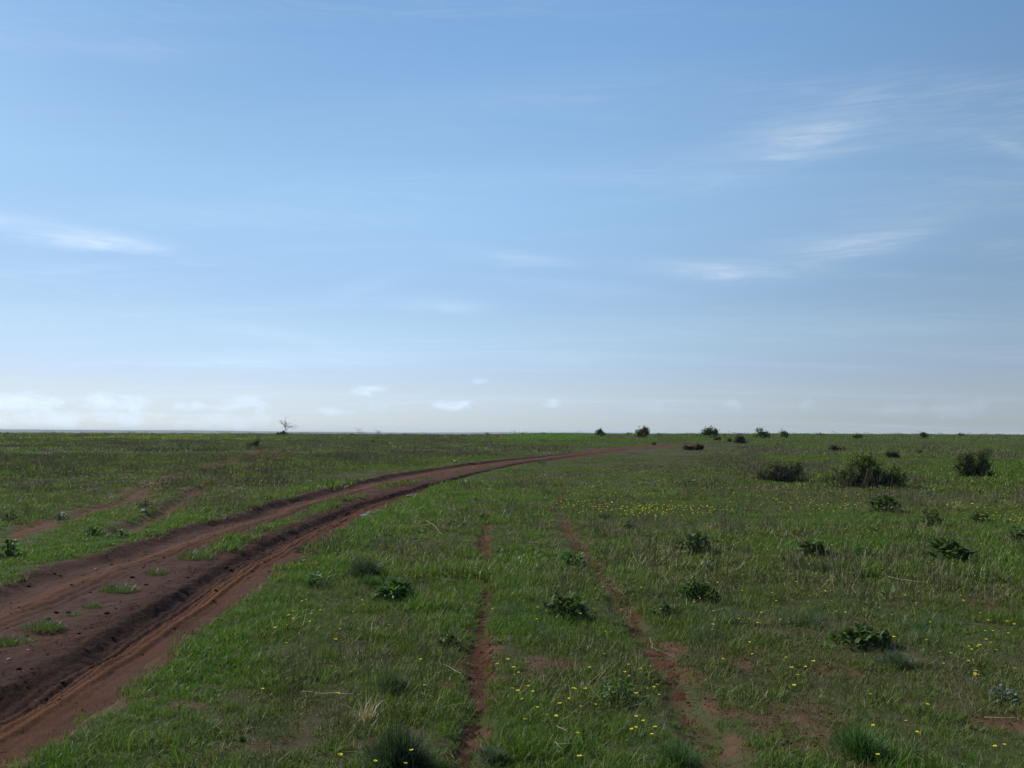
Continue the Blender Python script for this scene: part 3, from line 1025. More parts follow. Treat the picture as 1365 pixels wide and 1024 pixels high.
# ------------------------------------------------------------------ bushes and trees
M_BARK = plain_mat('grey_bark', (.105, .085, .072), .9, .15, 14, .5)
M_DEADWOOD = plain_mat('dead_wood', (.16, .135, .115), .9, .15, 8, .3)
M_TWIG = plain_mat('dead_twigs', (.085, .068, .060), .9, .15, 20, .4)
M_BUSH = leaf_mat('bush_leaves', (.095, .128, .028), (.108, .148, .032), alt=(.20, .22, .06), rough=.5, spec=.25, trans=.5)
M_BUSH_DARK = leaf_mat('dark_bush_leaves', (.060, .074, .026), (.066, .084, .028), alt=(.13, .14, .05), rough=.55, spec=.2, trans=.4)
M_BUSH_BROWN = leaf_mat('brown_bush_leaves', (.060, .052, .038), (.062, .058, .036), rough=.6, spec=.2, trans=.2)


def shrub(name, label, cat, loc, lobes, width, height, leaves, leaf, mat, seed, twigs=60, dead=0, group=None, twig_r=.012, stem_mat=None, lean=.0, spread=.34, gap=.0):
    """lobes: (x, z, radius) as fractions of width and height; leaves gather at the ends of the twigs, inside the lobes"""
    g = np.random.default_rng(seed)
    root = thing(name, label, cat, loc, group)
    br, fo = Soup(), Soup()
    wts = np.array([r ** 2 for _, _, r in lobes]); wts = wts / wts.sum()
    def target():
        k = g.choice(len(lobes), p=wts)
        cx, cz, r = lobes[k]
        d = g.normal(size=3); d /= np.linalg.norm(d)
        q = r * g.random() ** .33
        return np.array([(cx + d[0] * q) * width, d[1] * q * width * .85, max(.04, (cz + d[2] * q * width / height * .75)) * height])
    tips = []
    foot = max(.03, .07 * width)
    for k in range(twigs):
        e = target()
        b = np.array([e[0] * .35 + g.normal(0, foot), e[1] * .35 + g.normal(0, foot), -.03])
        mid = (b + e) / 2 + g.normal(0, .10, 3) * height; mid[2] = max(mid[2], .25 * e[2])
        t = np.linspace(0, 1, 6)[:, None]
        pts = (1 - t) ** 2 * b + 2 * t * (1 - t) * mid + t * t * e
        pts[1:-1] += g.normal(0, .018, (4, 3)) * height
        tube(br, pts, twig_r * g.uniform(.7, 1.4), twig_r * .25, 3, g.random())
        tips.append(e); tips.append(pts[4]); tips.append(pts[3])
        for j in range(3):
            e2 = pts[g.integers(2, 6)] + g.normal(0, .12, 3) * np.array([height, height, height])
            e2[2] = max(e2[2], .03)
            s0 = pts[g.integers(2, 5)]
            tube(br, np.array([s0, (s0 + e2) / 2 + g.normal(0, .02, 3) * height, e2]), twig_r * .45, twig_r * .15, 3, g.random())
            tips.append(e2)
    if dead:                                                    # a haze of fine dead twigs low in the bush
        b = np.stack([np.clip(g.normal(0, .2, dead), -.4, .4) * width, np.clip(g.normal(0, .16, dead), -.35, .35) * width, g.uniform(0, .25, dead) * height], -1)
        blades(g, b, g.uniform(0, 6.283, dead), g.uniform(.2, .5, dead) * height, np.full(dead, twig_r * .5), g.uniform(0, 1.0, dead), g.uniform(-.5, .6, dead), 3, br, profile='stem')
    if leaves:
        tips = np.array(tips)
        pick = tips[g.integers(0, len(tips), leaves)]
        sp = spread * min(width, height) * .30
        pos = pick + g.normal(0, 1, (leaves, 3)) * sp * g.uniform(.3, 1, (leaves, 1))
        pos[:, 2] = np.maximum(pos[:, 2], .02)
        if gap:                                                 # real gaps between the leaf masses
            nz = fbm(pos[:, 0] / (.16 * width) + 9, pos[:, 2] / (.16 * width) + pos[:, 1] / (.2 * width), seed + 3, 2)
            pos = pos[nz > gap]
        n = len(pos)
        blades(g, pos, g.uniform(0, 6.283, n), g.uniform(.7, 1.4, n) * leaf, g.uniform(.5, .9, n) * leaf, g.uniform(.2, 1.9, n), g.uniform(-.2, .8, n), 2, fo, profile='leaf')
        # leaves and twigs too small to pick apart singly
        tag(link('foliage', fo.mesh('foliage', mat, False), root), None, None, None, 'stuff')
    tag(link('branches', br.mesh('branches', stem_mat or M_BARK, True), root), None, None, None, 'stuff')
    return root


# the three big bushes on the right
shrub('bush', 'large straggling green bush with bare twigs below, biggest on the right of the plain', 'bush', at(1150, 650),
      [(-.02, .78, .13), (-.20, .42, .13), (.12, .66, .13), (-.40, .25, .09), (.34, .34, .15), (.22, .35, .14), (.0, .35, .18), (.44, .26, .08), (-.08, .92, .05), (.16, .88, .05)],
      2.7, 1.16, 19000, .05, M_BUSH, 201, 130, 700, spread=.20, gap=.45)
shrub('bush', 'low grey bush of dead twigs with two leafy tops, beside the largest bush', 'bush', at(1040, 643),
      [(-.05, .62, .13), (.30, .55, .12), (-.34, .28, .10), (.10, .30, .2), (-.2, .35, .16)], 2.0, 1.12, 9000, .048, M_BUSH, 202, 90, 1300, stem_mat=M_TWIG, spread=.25)
shrub('bush', 'dark rounded bush leaning right, standing alone by the right edge', 'bush', at(1302, 637),
      [(.05, .40, .20), (.16, .78, .10), (-.34, .56, .11), (-.14, .70, .11), (.34, .26, .13), (-.30, .24, .12), (.27, .95, .045), (.44, .45, .06), (-.42, .40, .05)], 1.75, 1.12, 15000, .05, M_BUSH_DARK, 203, 110, 200, spread=.30, gap=.43)

# bushes strung along the horizon: px, base row, width px, height px, kind, leaf count, label
HB = [(800, 583.0, 17, 10, 'dark', 'small rounded dark bush at the right end of the bright green strip', 300),
      (857, 585.0, 22, 14, 'dark', 'broad dark bush with lumpy top on the skyline, just above where the road fades', 280),
      (946, 584.4, 26, 14, 'dark', 'tall dark flat-topped bush on the skyline above a grey brush heap', 270),
      (990, 591.5, 30, 12, 'brown', 'wide brownish bush below the skyline between two dark green ones', 0),
      (1016, 585.0, 22, 12, 'green', 'ragged bush with one twig sticking up at its left', 265),
      (1045, 585.5, 16, 10, 'green', 'neat rounded green bush right of the ragged one', 255),
      (1142, 586.5, 17, 8, 'green', 'low flat bush on the skyline above the largest bush', 240),
      (1191, 612.5, 20, 14, 'brown', 'bare brown bush behind the largest bush', 0),
      (1232, 584.5, 12, 8, 'dark', 'round little bush alone on the right skyline', 300),
      (1281, 582.0, 8, 5, 'dark', 'tiny dark tree-like bush farthest right on the skyline', 400),
      (1201, 582.2, 6, 3, 'dark', 'speck of a bush left of the round little one', 400),
      (1095, 582.0, 14, 5, 'brown', 'spindly bush breaking the skyline left of the low flat one', 420),
      (1117, 602.0, 22, 8, 'brown', 'scrubby low brown bush in the field behind the largest bush', 0),
      (932, 600.5, 16, 9, 'dark', 'dark half of the brush heap beside the road end', 0),
      (918, 600.5, 24, 7, 'brown', 'grey brush heap left of its dark half', 0),
      (956, 588.5, 14, 7, 'brown', 'low grey scrub at the right foot of the flat-topped bush', 0),
      (972, 590.0, 7, 8, 'dark', 'thin upright bush left of the wide brownish one', 0),
      (838, 582.0, 12, 3, 'dark', 'faint low bush between the two dark skyline bushes', 450),
      (880, 581.0, 10, 3, 'dark', 'faint far bush right of the lumpy-topped one', 470),
      (928, 583.0, 5, 5, 'dark', 'tiny bush just left of the flat-topped one', 330),
      (966, 582.8, 8, 4, 'dark', 'tiny bush just right of the flat-topped one', 330),
      (650, 580.6, 8, 4, 'dark', 'small dark bush on the skyline left of the bright green strip', 480),
      (697, 580.8, 6, 4, 'dark', 'small dark bush at the left end of the bright green strip', 480),
      (725, 580.8, 7, 4, 'green', 'small green bush rising out of the bright green strip', 400),
      (541, 580.6, 6, 3, 'dark', 'dark speck of a bush right of the dead trees', 500),
      (595, 580.6, 4, 2.5, 'dark', 'tiny far bush in the middle of the skyline', 500),
      (497, 590.5, 7, 4, 'dark', 'small dark bush in the field below the dead trees', 0),
      (8, 577.6, 9, 5, 'brown', 'grey bush on the skyline at the far left', 420),
      (1340, 581.4, 7, 2.5, 'dark', 'low dark speck of a bush near the right end of the skyline', 430),
      (1226, 605.5, 12, 5, 'dark', 'small dark bush in the field between the two big bushes', 0),
      (1036, 594.5, 6, 4, 'dark', 'dot of a bush in the field below the ragged one', 0),
      (872, 593.5, 11, 5, 'brown', 'brown scrub by the bend where the road fades', 0)]
for k, (px, py, wpx, hpx, kind, label, dist) in enumerate(HB):
    p = at_dist(px, dist) if dist else at(px, py)
    d = math.hypot(p[0], p[1])
    w, h = wpx * d / FPX, hpx * d / FPX
    g = np.random.default_rng(300 + k)
    if kind == 'brown':
        lobes = [(g.uniform(-.3, .3), g.uniform(.25, .6), g.uniform(.12, .24)) for _ in range(4)]
    elif 'flat-topped' in label and hpx > 10:
        lobes = [(-.28, .55, .18), (.05, .78, .17), (.25, .80, .16), (.0, .4, .26), (.32, .42, .14)]
    elif 'one twig' in label:
        lobes = [(-.12, .6, .16), (.16, .42, .18), (-.30, .35, .14), (.36, .25, .12), (-.26, .95, .05), (-.1, .88, .06)]
    else:
        lobes = [(0, .45, .30), (g.uniform(-.3, -.15), g.uniform(.5, .75), .18), (g.uniform(.15, .3), g.uniform(.45, .72), .18), (g.uniform(-.1, .1), .8, .14)]
    small = hpx < 6
    nl = (700 if small else 2200) if kind != 'brown' else (700 if small else 1300)
    shrub('bush', label, 'bush', p, lobes, w, h, nl, max((.085 if kind != 'brown' else .07) * w, .04), {'dark': M_BUSH_DARK, 'green': M_BUSH, 'brown': M_BUSH_BROWN}[kind], 400 + k,
          16 if small else 34, 0 if kind != 'brown' else 260, 'bushes scattered over the far plain', max(.012, .006 * w), M_TWIG if kind == 'brown' else None, spread=.42)
# the dark bush in the left field
shrub('bush', 'dark bush with one upright tuft at its right, in the left field', 'bush', at(337, 597.5),
      [(.22, .62, .20), (.28, .9, .09), (-.12, .36, .22), (-.36, .28, .12)], 1.9, 1.25, 2200, .075, M_BUSH_DARK, 205, 60, 100, spread=.4)


def bare_tree(label, px, dist, hpx, seed, wind, limbs):
    p = at_dist(px, dist)
    d = math.hypot(p[0], p[1]); H = hpx * d / FPX
    g = np.random.default_rng(seed)
    root = thing('dead_tree', label, 'tree', p, 'bare trees on the skyline')
    tr, br = Soup(), Soup()
    M_TWIG = M_DEADWOOD
    trunk = [np.array([0, 0, -.1]), np.array([.02 * H, 0, .3 * H]), np.array([-.03 * H, .02 * H, .62 * H]), np.array([-.06 * H, 0, 1.0 * H])]
    tube(tr, trunk, .028 * H, .007 * H, 5)
    def grow(p0, dirv, length, rad, depth):
        pts = [p0]
        for _ in range(4):
            dirv = dirv + g.normal(0, .22, 3); dirv /= np.linalg.norm(dirv)
            pts.append(pts[-1] + dirv * length / 4)
        tube(br, pts, rad, rad * .45, 4)
        if depth:
            for _ in range(3):
                q = g.integers(2, 5)
                nd = dirv + g.normal(0, .6, 3); nd[2] += .15
                grow(pts[q], nd / np.linalg.norm(nd), length * g.uniform(.45, .7), rad * .55, depth - 1)
    for k in range(limbs):
        z = g.uniform(.12, .75)
        a = g.uniform(0, 6.283)
        dv = np.array([math.cos(a) * .9 + wind, math.sin(a) * .7, g.uniform(.15, .7)])
        grow(np.array([0, 0, z * H]), dv / np.linalg.norm(dv), g.uniform(.4, .75) * H * (1 - .4 * z) * 1.15, .016 * H, 2)
    link('trunk', tr.mesh('trunk', M_TWIG), root)
    tag(link('branches', br.mesh('branches', M_TWIG), root), None, None, None, 'stuff')
    return p


p = bare_tree('tallest bare dead tree on the left skyline, rising behind a grey bush', 381, 430, 17, 501, .55, 10)
shrub('bush', 'grey domed bush at the foot of the tallest dead tree', 'bush', at_dist(376, 424), [(0, .45, .32), (-.25, .35, .2), (.25, .35, .2)], 6.2, 2.2, 2600, .42, M_BUSH_BROWN, 502, 40, 900, None, .03, M_TWIG)
bare_tree('thin leaning bare tree, left of the small pair on the skyline', 477, 450, 10, 511, .5, 5)
shrub('bush', 'low dark scrub at the left foot of the thin leaning tree', 'bush', at_dist(470, 452), [(0, .4, .3)], 4.0, 1.2, 900, .35, M_BUSH_BROWN, 512, 20, 100, None, .02, M_TWIG)
bare_tree('short spreading bare tree, right of the small pair on the skyline', 503, 450, 8, 521, .4, 7)

# ------------------------------------------------------------------ herbs standing out of the turf
M_LEAFY = leaf_mat('glossy_dark_leaves', (.044, .072, .015), (.050, .082, .016), rough=.55, spec=.14, trans=.25, bright=(.06, .105, .034))
M_LEAFY_B = leaf_mat('fresh_leaves', (.055, .120, .020), (.060, .125, .022), rough=.5, spec=.25, trans=.35)
M_PALE = leaf_mat('pale_leaves', (.10, .135, .095), (.12, .155, .115), rough=.55, spec=.2, trans=.25)
M_STEM = plain_mat('green_stem', (.06, .085, .03), .6, .3, 30, .3)
M_WORM = leaf_mat('wormwood_grey', (.085, .110, .075), (.080, .112, .066), rough=.7, spec=.2, trans=.3)
M_WORM_DARK = leaf_mat('wormwood_dark', (.050, .078, .042), (.052, .082, .044), rough=.65, spec=.25, trans=.3)
M_WORM_GREEN = leaf_mat('feathery_green', (.055, .110, .032), (.06, .115, .036), rough=.6, spec=.3, trans=.35)
M_STRAW = leaf_mat('bleached_straw', (.34, .28, .17), (.38, .31, .20), rough=.55, spec=.3, trans=.2)
M_TUFT = leaf_mat('tuft_blades', (.055, .098, .024), (.058, .105, .026), alt=(.14, .14, .06), rough=.45, spec=.4, trans=.35)


def leafy(label, px, py, wpx, hpx, mat, seed, leaves=46, single=False, ratio=.52):
    p = at(px, py); d = math.hypot(p[0], p[1])
    w, h = wpx * d / FPX, hpx * d / FPX * 1.12
    g = np.random.default_rng(seed)
    root = thing('leafy_plant', label, 'plant', p, 'leafy plants standing out of the turf')
    L = (w * .5 + h) * g.choice([.16, .20, .24])
    leaves = int(leaves * (.24 * (w * .5 + h) / L) ** 1.2)
    st = Soup()
    kinds = []
    if single:
        for k in range(4):
            s = Soup()
            blades(g, np.zeros((1, 3)), np.zeros(1), np.array([L]), np.array([L * ratio]), np.array([1.0 + .15 * k]), np.array([.4 + .25 * k]), 6, s, np.array([g.random()]), 'leaf')
            kinds.append(s.mesh('leaf', mat, True))
    fo = Soup()
    leaves = int(leaves * 2.2)
    blob = g.uniform(0, 6.283, 3)
    for k in range(leaves):
        a = g.uniform(0, 6.283); q = g.random() ** .55
        out_ = 1 + .22 * math.sin(2 * a + blob[0]) + .14 * math.sin(3 * a + blob[1])
        b = np.array([math.cos(a) * q * w * .40 * out_, math.sin(a) * q * w * .36 * out_, h * math.sqrt(max(0, 1 - q ** 2)) * g.uniform(.45, .98)])
        if k % 4 == 0:
            tube(st, [np.array([b[0] * .25, b[1] * .25, -.01]), b * np.array([.6, .6, .6]), b], .004 + .01 * h, .003, 4)
        az = a + g.normal(0, 1.0); tl = g.uniform(.5, 1.5)
        if single:
            o = bpy.data.objects.new('leaf', kinds[k % 4]); C.objects.link(o); o.parent = root
            o.location = b; o.rotation_euler = (g.normal(0, .45), g.normal(-.1, .45), az); o.scale = [g.uniform(.7, 1.1)] * 3
        else:
            blades(g, b[None], np.array([az]), np.array([L * g.uniform(.6, 1.1)]), np.array([L * ratio * g.uniform(.8, 1.2)]), np.array([tl]), np.array([g.uniform(.4, 1.3)]), 5, fo, profile='leaf')
    if not single: tag(link('foliage', fo.mesh('foliage', mat, True), root), None, None, None, 'stuff')
    link('stem', st.mesh('stem', M_STEM, True), root)


leafy('dark plant with curling leaves, upper of two dark clumps by the right rut', 925, 737, 48, 24, M_LEAFY, 601, 48, True)
leafy('dome of dark leaves, lower of two dark clumps by the right rut', 928, 804, 50, 29, M_LEAFY, 602, 60, True)
leafy('dense rounded dark green plant in front of the largest bush', 1181, 684, 38, 20, M_LEAFY, 603, 60)
leafy('low dark plant in front of the lone right bush', 1306, 697, 32, 13, M_LEAFY, 604, 40)
leafy('ragged dark plant with a grey stalk, between the rounded plant and the low plant', 1241, 703, 30, 22, M_BUSH_DARK, 605, 36)
leafy('dark leafy patch amid yellow flowers, below the rounded dark plant', 1082, 741, 46, 18, M_LEAFY, 606, 44)
leafy('wide dark leafy patch behind a row of yellow flowers at the right', 1264, 751, 58, 24, M_LEAFY, 607, 52)
leafy('broad bushy green plant between the two near wheel ruts', 755, 825, 70, 29, M_LEAFY, 608, 64, True)
leafy('bright-topped leafy plant left of the left wheel rut', 526, 802, 58, 24, M_LEAFY_B, 609, 60, True)
leafy('bright green leafy clump between the near ruts, farther off', 762, 757, 38, 19, M_LEAFY_B, 610, 46)
leafy('long dark leafy row with pale shining leaf backs, low at the right', 1150, 862, 70, 20, M_LEAFY, 611, 60, True)
leafy('small dark spiky plant among yellow flowers in the centre field', 838, 708, 14, 13, M_LEAFY, 612, 22)
leafy('dark plant cut by the right edge of the view', 1358, 728, 34, 20, M_LEAFY, 613, 36)
leafy('low dark plant far off, left of the low grey bush', 920, 649, 22, 8, M_LEAFY, 614, 24)
leafy('small dark clump hard by the left wheel rut', 598, 864, 28, 17, M_LEAFY, 615, 32, True)
leafy('broad-leaved plant with silvery leaves among flowers between the ruts', 826, 936, 64, 26, M_LEAFY_B, 616, 40, True, .34)
leafy('pale leafy sprig just above the lower dark clump', 945, 762, 16, 14, M_PALE, 617, 16)
leafy('small yellow-green plant below the leafy patch amid flowers', 1148, 742, 30, 12, M_LEAFY_B, 618, 26)
leafy('bluish pale-leaved plant low at the right edge', 1335, 936, 40, 18, M_PALE, 619, 18, True)
leafy('small dark plant above the bare patch of the right rut', 884, 824, 26, 18, M_LEAFY, 620, 30)
leafy('dark low clump between the far ruts left of the road', 124, 714, 27, 12, M_LEAFY_B, 621, 36)
leafy('tall green clump at the left edge beyond the road', 11, 742, 24, 20, M_LEAFY_B, 622, 36)
leafy('dark clump beside the farther rut at the left edge', 12, 696, 20, 10, M_LEAFY, 623, 26)
leafy('dark sprig in the grass left of the farther rut', 80, 694, 20, 9, M_LEAFY, 624, 24)
leafy('small plant between the far ruts, right of the dark low clump', 162, 716, 18, 10, M_LEAFY_B, 625, 24)
leafy('grey-green mound between the far ruts, near the pale stone', 192, 678, 24, 10, M_WORM, 626, 30)
leafy('small dark plant in the grass right of the road bend', 722, 619, 14, 5, M_LEAFY, 627, 20)
leafy('small dark plant near the right rut where it bends', 797, 712, 22, 10, M_LEAFY, 628, 24)
leafy('dark low plant beside the right rut beyond the bend', 752, 672, 16, 6, M_LEAFY, 629, 20)
leafy('small dark plant near the lone right bush, at its left foot', 1279, 641, 16, 7, M_LEAFY, 631, 20)
leafy('pale flowering plant behind the rounded dark plant', 1238, 664, 26, 10, M_PALE, 632, 20)
leafy('green sprig by the road edge, nearest the camera side', 420, 780, 34, 14, M_LEAFY_B, 633, 30)


def tuft(name, label, cat, px, py, wpx, hpx, mat, seed, n, blade, kind='grass', group=None, on=at):
    p = on(px, py); d = math.hypot(p[0], p[1])
    w, h = wpx * d / FPX, hpx * d / FPX * (1.1 if kind != 'grass' else .85)
    g = np.random.default_rng(seed); s = Soup()
    if kind == 'grass':
        b = disc(g, n, w * .46); b[:, 1] *= .8
        k = (1 - .55 * (np.hypot(b[:, 0], b[:, 1]) / (w * .46)) ** 2)
        blades(g, b, np.arctan2(b[:, 1], b[:, 0]) + g.normal(0, 1.0, n), g.uniform(.5, 1.15, n) * h * 1.2 * k, g.uniform(.7, 1.3, n) * blade, np.abs(g.normal(0, .4, n)), g.uniform(.2, 1.3, n), 3, s)
    else:                                                       # a feathery dome
        q = g.random(n) ** .45; a = g.uniform(0, 6.283, n); el = np.arcsin(g.random(n))
        b = np.stack([q * np.cos(a) * np.cos(el) * w * .44, q * np.sin(a) * np.cos(el) * w * .40, q * np.sin(el) * h * .78], -1)
        b *= (1 + (fbm(a * 1.9, el * 3.5, seed, 3) - .5) * 1.3)[:, None]; b[:, 2] *= .85
        blades(g, b, a + g.normal(0, .5, n), g.uniform(.18, .5, n) * h, g.uniform(.7, 1.3, n) * blade * 1.3, np.clip((1.45 - el) * .8 + g.normal(0, .35, n), 0, 1.5), g.uniform(-.6, .4, n), 2, s)
        m = n // 40
        e = b[g.integers(0, n, m)]
        for v in e: tube(s, [np.array([v[0] * .2, v[1] * .2, -.01]), v * .6 + np.array([0, 0, .02]), v], .004, .0015, 3)
    o = link(name, s.mesh(name, mat, True), None, p)
    tag(o, label, cat, group)
    return o


for k, (px, py, w, h, word) in enumerate(MEDIAN_TUFTS):
    where = ['at the left edge', 'with pale dry tips', 'just beyond the dry-tipped one', 'beside the smallest one', 'clear of the others',
             'just before the grassy strip starts', 'at the start of the grassy strip']
    tuft('grass_tuft', '%s grass tuft on the bare road ridge, %s' % (word, where[k]), 'grass tuft', px, py, w, h, M_TUFT, 700 + k, int(7 * w), .0045, 'grass', 'grass tufts on the ridge of the road', at_road)

WG = 'feathery shrublets in the turf'
tuft('wormwood', 'dark grey-green feathery shrublet with deep shade, left of the near rut at the bottom', 'shrublet', 530, 1026, 82, 52, M_WORM_DARK, 720, 3600, .0028, 'dome', WG)
tuft('wormwood', 'greyish twiggy shrublet left of the rut, behind the bright-topped leafy plant', 'shrublet', 487, 768, 52, 24, M_WORM_DARK, 721, 1500, .005, 'dome', WG)
tuft('wormwood', 'light green low mound just before the greyish shrublet', 'shrublet', 492, 781, 38, 14, M_WORM_GREEN, 722, 1100, .004, 'dome', WG)
tuft('wormwood', 'pale silvery shrublet beside the straw clump', 'shrublet', 524, 922, 46, 24, M_WORM, 723, 1500, .003, 'dome', WG)
tuft('wormwood', 'bluish-grey shrublet right of the left rut at the bottom', 'shrublet', 656, 1014, 46, 18, M_WORM, 724, 900, .003, 'dome', WG)
tuft('wormwood', 'bright feathery round shrublet low at the right', 'shrublet', 1146, 1008, 62, 34, M_WORM_GREEN, 725, 1700, .0028, 'dome', WG)
tuft('wormwood', 'pale green shrublet left of the right rut at the bottom', 'shrublet', 903, 1020, 58, 30, M_WORM_GREEN, 726, 1000, .0028, 'dome', WG)
tuft('wormwood', 'faint pale mound in the flowery grass right of the right rut', 'shrublet', 806, 692, 20, 9, M_WORM, 728, 500, .008, 'dome', WG)
tuft('wormwood', 'grey-green shrublet below the dark leafy patch amid flowers', 'shrublet', 1098, 765, 34, 16, M_WORM, 729, 900, .005, 'dome', WG)
tuft('wormwood', 'soft grey-green mound above the bare patch at the lower right', 'shrublet', 1195, 890, 50, 20, M_WORM, 730, 1400, .0035, 'dome', WG)


def straw_clump():
    p = at(488, 962); g = np.random.default_rng(740); s = Soup()
    n = 70
    b = disc(g, n, .05)
    blades(g, b, g.uniform(0, 6.283, n), g.uniform(.10, .24, n), g.uniform(.003, .006, n), np.abs(g.normal(.2, .45, n)), g.uniform(-.3, 1.6, n), 4, s)
    tag(link('straw_clump', s.mesh('straw_clump', M_STRAW), None, p), 'clump of bleached bent straw standing beside the pale silvery shrublet', 'dry grass')


straw_clump()
# long bleached stalks lying or leaning in the grass: from pixel to pixel
STALKS = [(402, 937, 470, 948, 'long pale stalk lying left of the straw clump'), (1184, 777, 1226, 789, 'long pale stalk lying amid flowers at the right'),
          (1020, 806, 1062, 803, 'straight pale stalk lying right of the lower dark clump'), (568, 699, 590, 722, 'pale stalk lying beyond the left rut, near the road'),
          (1312, 973, 1352, 981, 'pale stalk lying on the bare soil at the lower right'), (530, 732, 566, 731, 'thin brown stalk lying near the road edge'),
          (640, 900, 628, 917, 'short pale stalk standing by the left rut'), (866, 862, 870, 882, 'short bent stalk at the edge of the right rut'),
          (880, 965, 890, 980, 'pale stalk leaning in the grass left of the right rut'), (742, 985, 756, 1000, 'white dry leaf stalk curled near the bottom centre'),
          (741, 1007, 744, 1022, 'white dry leaf stalk at the bottom centre edge'), (615, 912, 590, 905, 'grey stalk lying left of the rut by the pale litter'),
          (930, 815, 936, 832, 'bent dry stem right of the small dark plant'), (1056, 720, 1072, 731, 'pale curved stem left of the dark leafy patch'),
          (1290, 955, 1284, 930, 'dry stem standing beside the bluish plant'), (240, 905, 232, 965, 'dark thin bare stem standing in the grass by the road'),
          (212, 1020, 190, 975, 'dark leaning bare stem near the bottom left')]
for k, (x0, y0, x1, y1, label) in enumerate(STALKS):
    g = np.random.default_rng(760 + k)
    a = np.array(at(x0, y0)); s = Soup()
    standing = 'standing' in label or 'leaning' in label
    if standing:
        d = math.hypot(a[0], a[1]); h = abs(y1 - y0) * d / FPX
        base = np.array(at(x0, max(y0, y1))); top = base + np.array([(x1 - x0) * d / FPX, .05, h])
        a, b = base, top
    else:
        b = np.array(at(x1, y1)); a[2] += .07; b[2] += .10
    t = np.linspace(0, 1, 6)[:, None]
    pts = a + (b - a) * t
    pts[1:-1] += g.normal(0, .012, (4, 3)) * np.linalg.norm(b - a)
    r = .0022 * max(1, np.linalg.norm(a[:2]) / 8)
    tube(s, pts - a, r, r * .5, 4, .3)
    for _ in range(3):
        q = pts[g.integers(2, 5)] - a
        e = q + g.normal(0, .18, 3) * np.linalg.norm(b - a) * np.array([1, 1, .5])
        tube(s, [q, (q + e) / 2, e], r * .6, r * .3, 3, .3)
    tag(link('dry_stalk', s.mesh('dry_stalk', M_TWIG if 'dark' in label or 'brown' in label else M_STRAW), None, a), label, 'dry stalk', 'dry stalks in the grass')

ORDINAL = 'nearest second third fourth fifth sixth seventh eighth ninth tenth eleventh twelfth thirteenth fourteenth fifteenth sixteenth seventeenth eighteenth nineteenth twentieth twenty-first twenty-second twenty-third twenty-fourth twenty-fifth twenty-sixth twenty-seventh twenty-eighth twenty-ninth thirtieth'.split()


def places(xs, ys, marks):
    """for each point: (rank, side, landmark), said from the nearest thing one can find"""
    got, out = {}, [None] * len(xs)
    for k, (x, y) in enumerate(zip(xs, ys)):
        m = min(marks, key=lambda q: math.hypot((x - q[0]) * 1.2, (y - q[1]) * .8))
        dx, dy = x - m[0], y - m[1]
        side = ('right of' if dx > 0 else 'left of') if abs(dx) > .45 * abs(dy) else ('behind' if dy > 0 else 'in front of')
        got.setdefault((m[2], side), []).append((math.hypot(dx, dy), k))
    for (mark, side), q in got.items():
        for rank, (_, k) in enumerate(sorted(q)):
            out[k] = (ORDINAL[rank] if rank < 30 else 'far', side, mark)
    return out


FIELD_MARKS = [(*at(px, py)[:2], s) for px, py, s in [
    (925, 737, 'upper dark clump of curling leaves'), (928, 804, 'lower dark dome of leaves'), (1181, 684, 'dense rounded dark plant'), (1306, 697, 'low dark plant before the lone bush'),
    (1241, 703, 'ragged dark plant with a stalk'), (1082, 741, 'dark leafy patch amid flowers'), (1264, 751, 'wide dark leafy patch'), (755, 825, 'broad bushy plant between the ruts'),
    (526, 802, 'bright-topped leafy plant'), (762, 757, 'bright clump between the ruts'), (1150, 862, 'long dark leafy row'), (838, 708, 'small dark spiky plant'), (1358, 728, 'dark plant at the right edge'),
    (598, 864, 'small clump by the left rut'), (826, 936, 'plant with silvery shining leaves'), (1335, 938, 'bluish pale-leaved plant'), (530, 1026, 'dark feathery shrublet at the bottom'),
    (487, 768, 'greyish twiggy shrublet'), (524, 922, 'pale silvery shrublet'), (488, 962, 'bleached straw clump'), (656, 1016, 'bluish-grey shrublet by the rut'), (1146, 1010, 'bright feathery round shrublet'),
    (903, 1022, 'pale green shrublet at the bottom'), (884, 824, 'small plant above the bare patch'), (1195, 890, 'soft grey-green mound'), (806, 692, 'faint pale mound'), (1098, 765, 'grey-green shrublet below the leafy patch'),
    (690, 905, 'bare soil left of the silvery-leaved plant'), (1205, 783, 'long pale stalk amid flowers'), (1040, 804, 'straight pale stalk'), (420, 780, 'green sprig by the road edge'), (1310, 860, 'right edge of the near turf'),
    (390, 835, 'open turf beside the road')]]
# ------------------------------------------------------------------ yellow flowers
m, t, out = new_mat('yellow_petals')
b = t.node('ShaderNodeBsdfPrincipled')
b.inputs['Base Color'].default_value = (.80, .74, .03, 1); b.inputs['Roughness'].default_value = .6
tr = t.node('ShaderNodeBsdfTranslucent'); tr.inputs[0].default_value = (.8, .72, .03, 1)
mx = t.node('ShaderNodeMixShader'); mx.inputs[0].default_value = .3
t.l.new(b.outputs[0], mx.inputs[1]); t.l.new(tr.outputs[0], mx.inputs[2]); t.l.new(mx.outputs[0], out.inputs[0])
M_PETAL = m


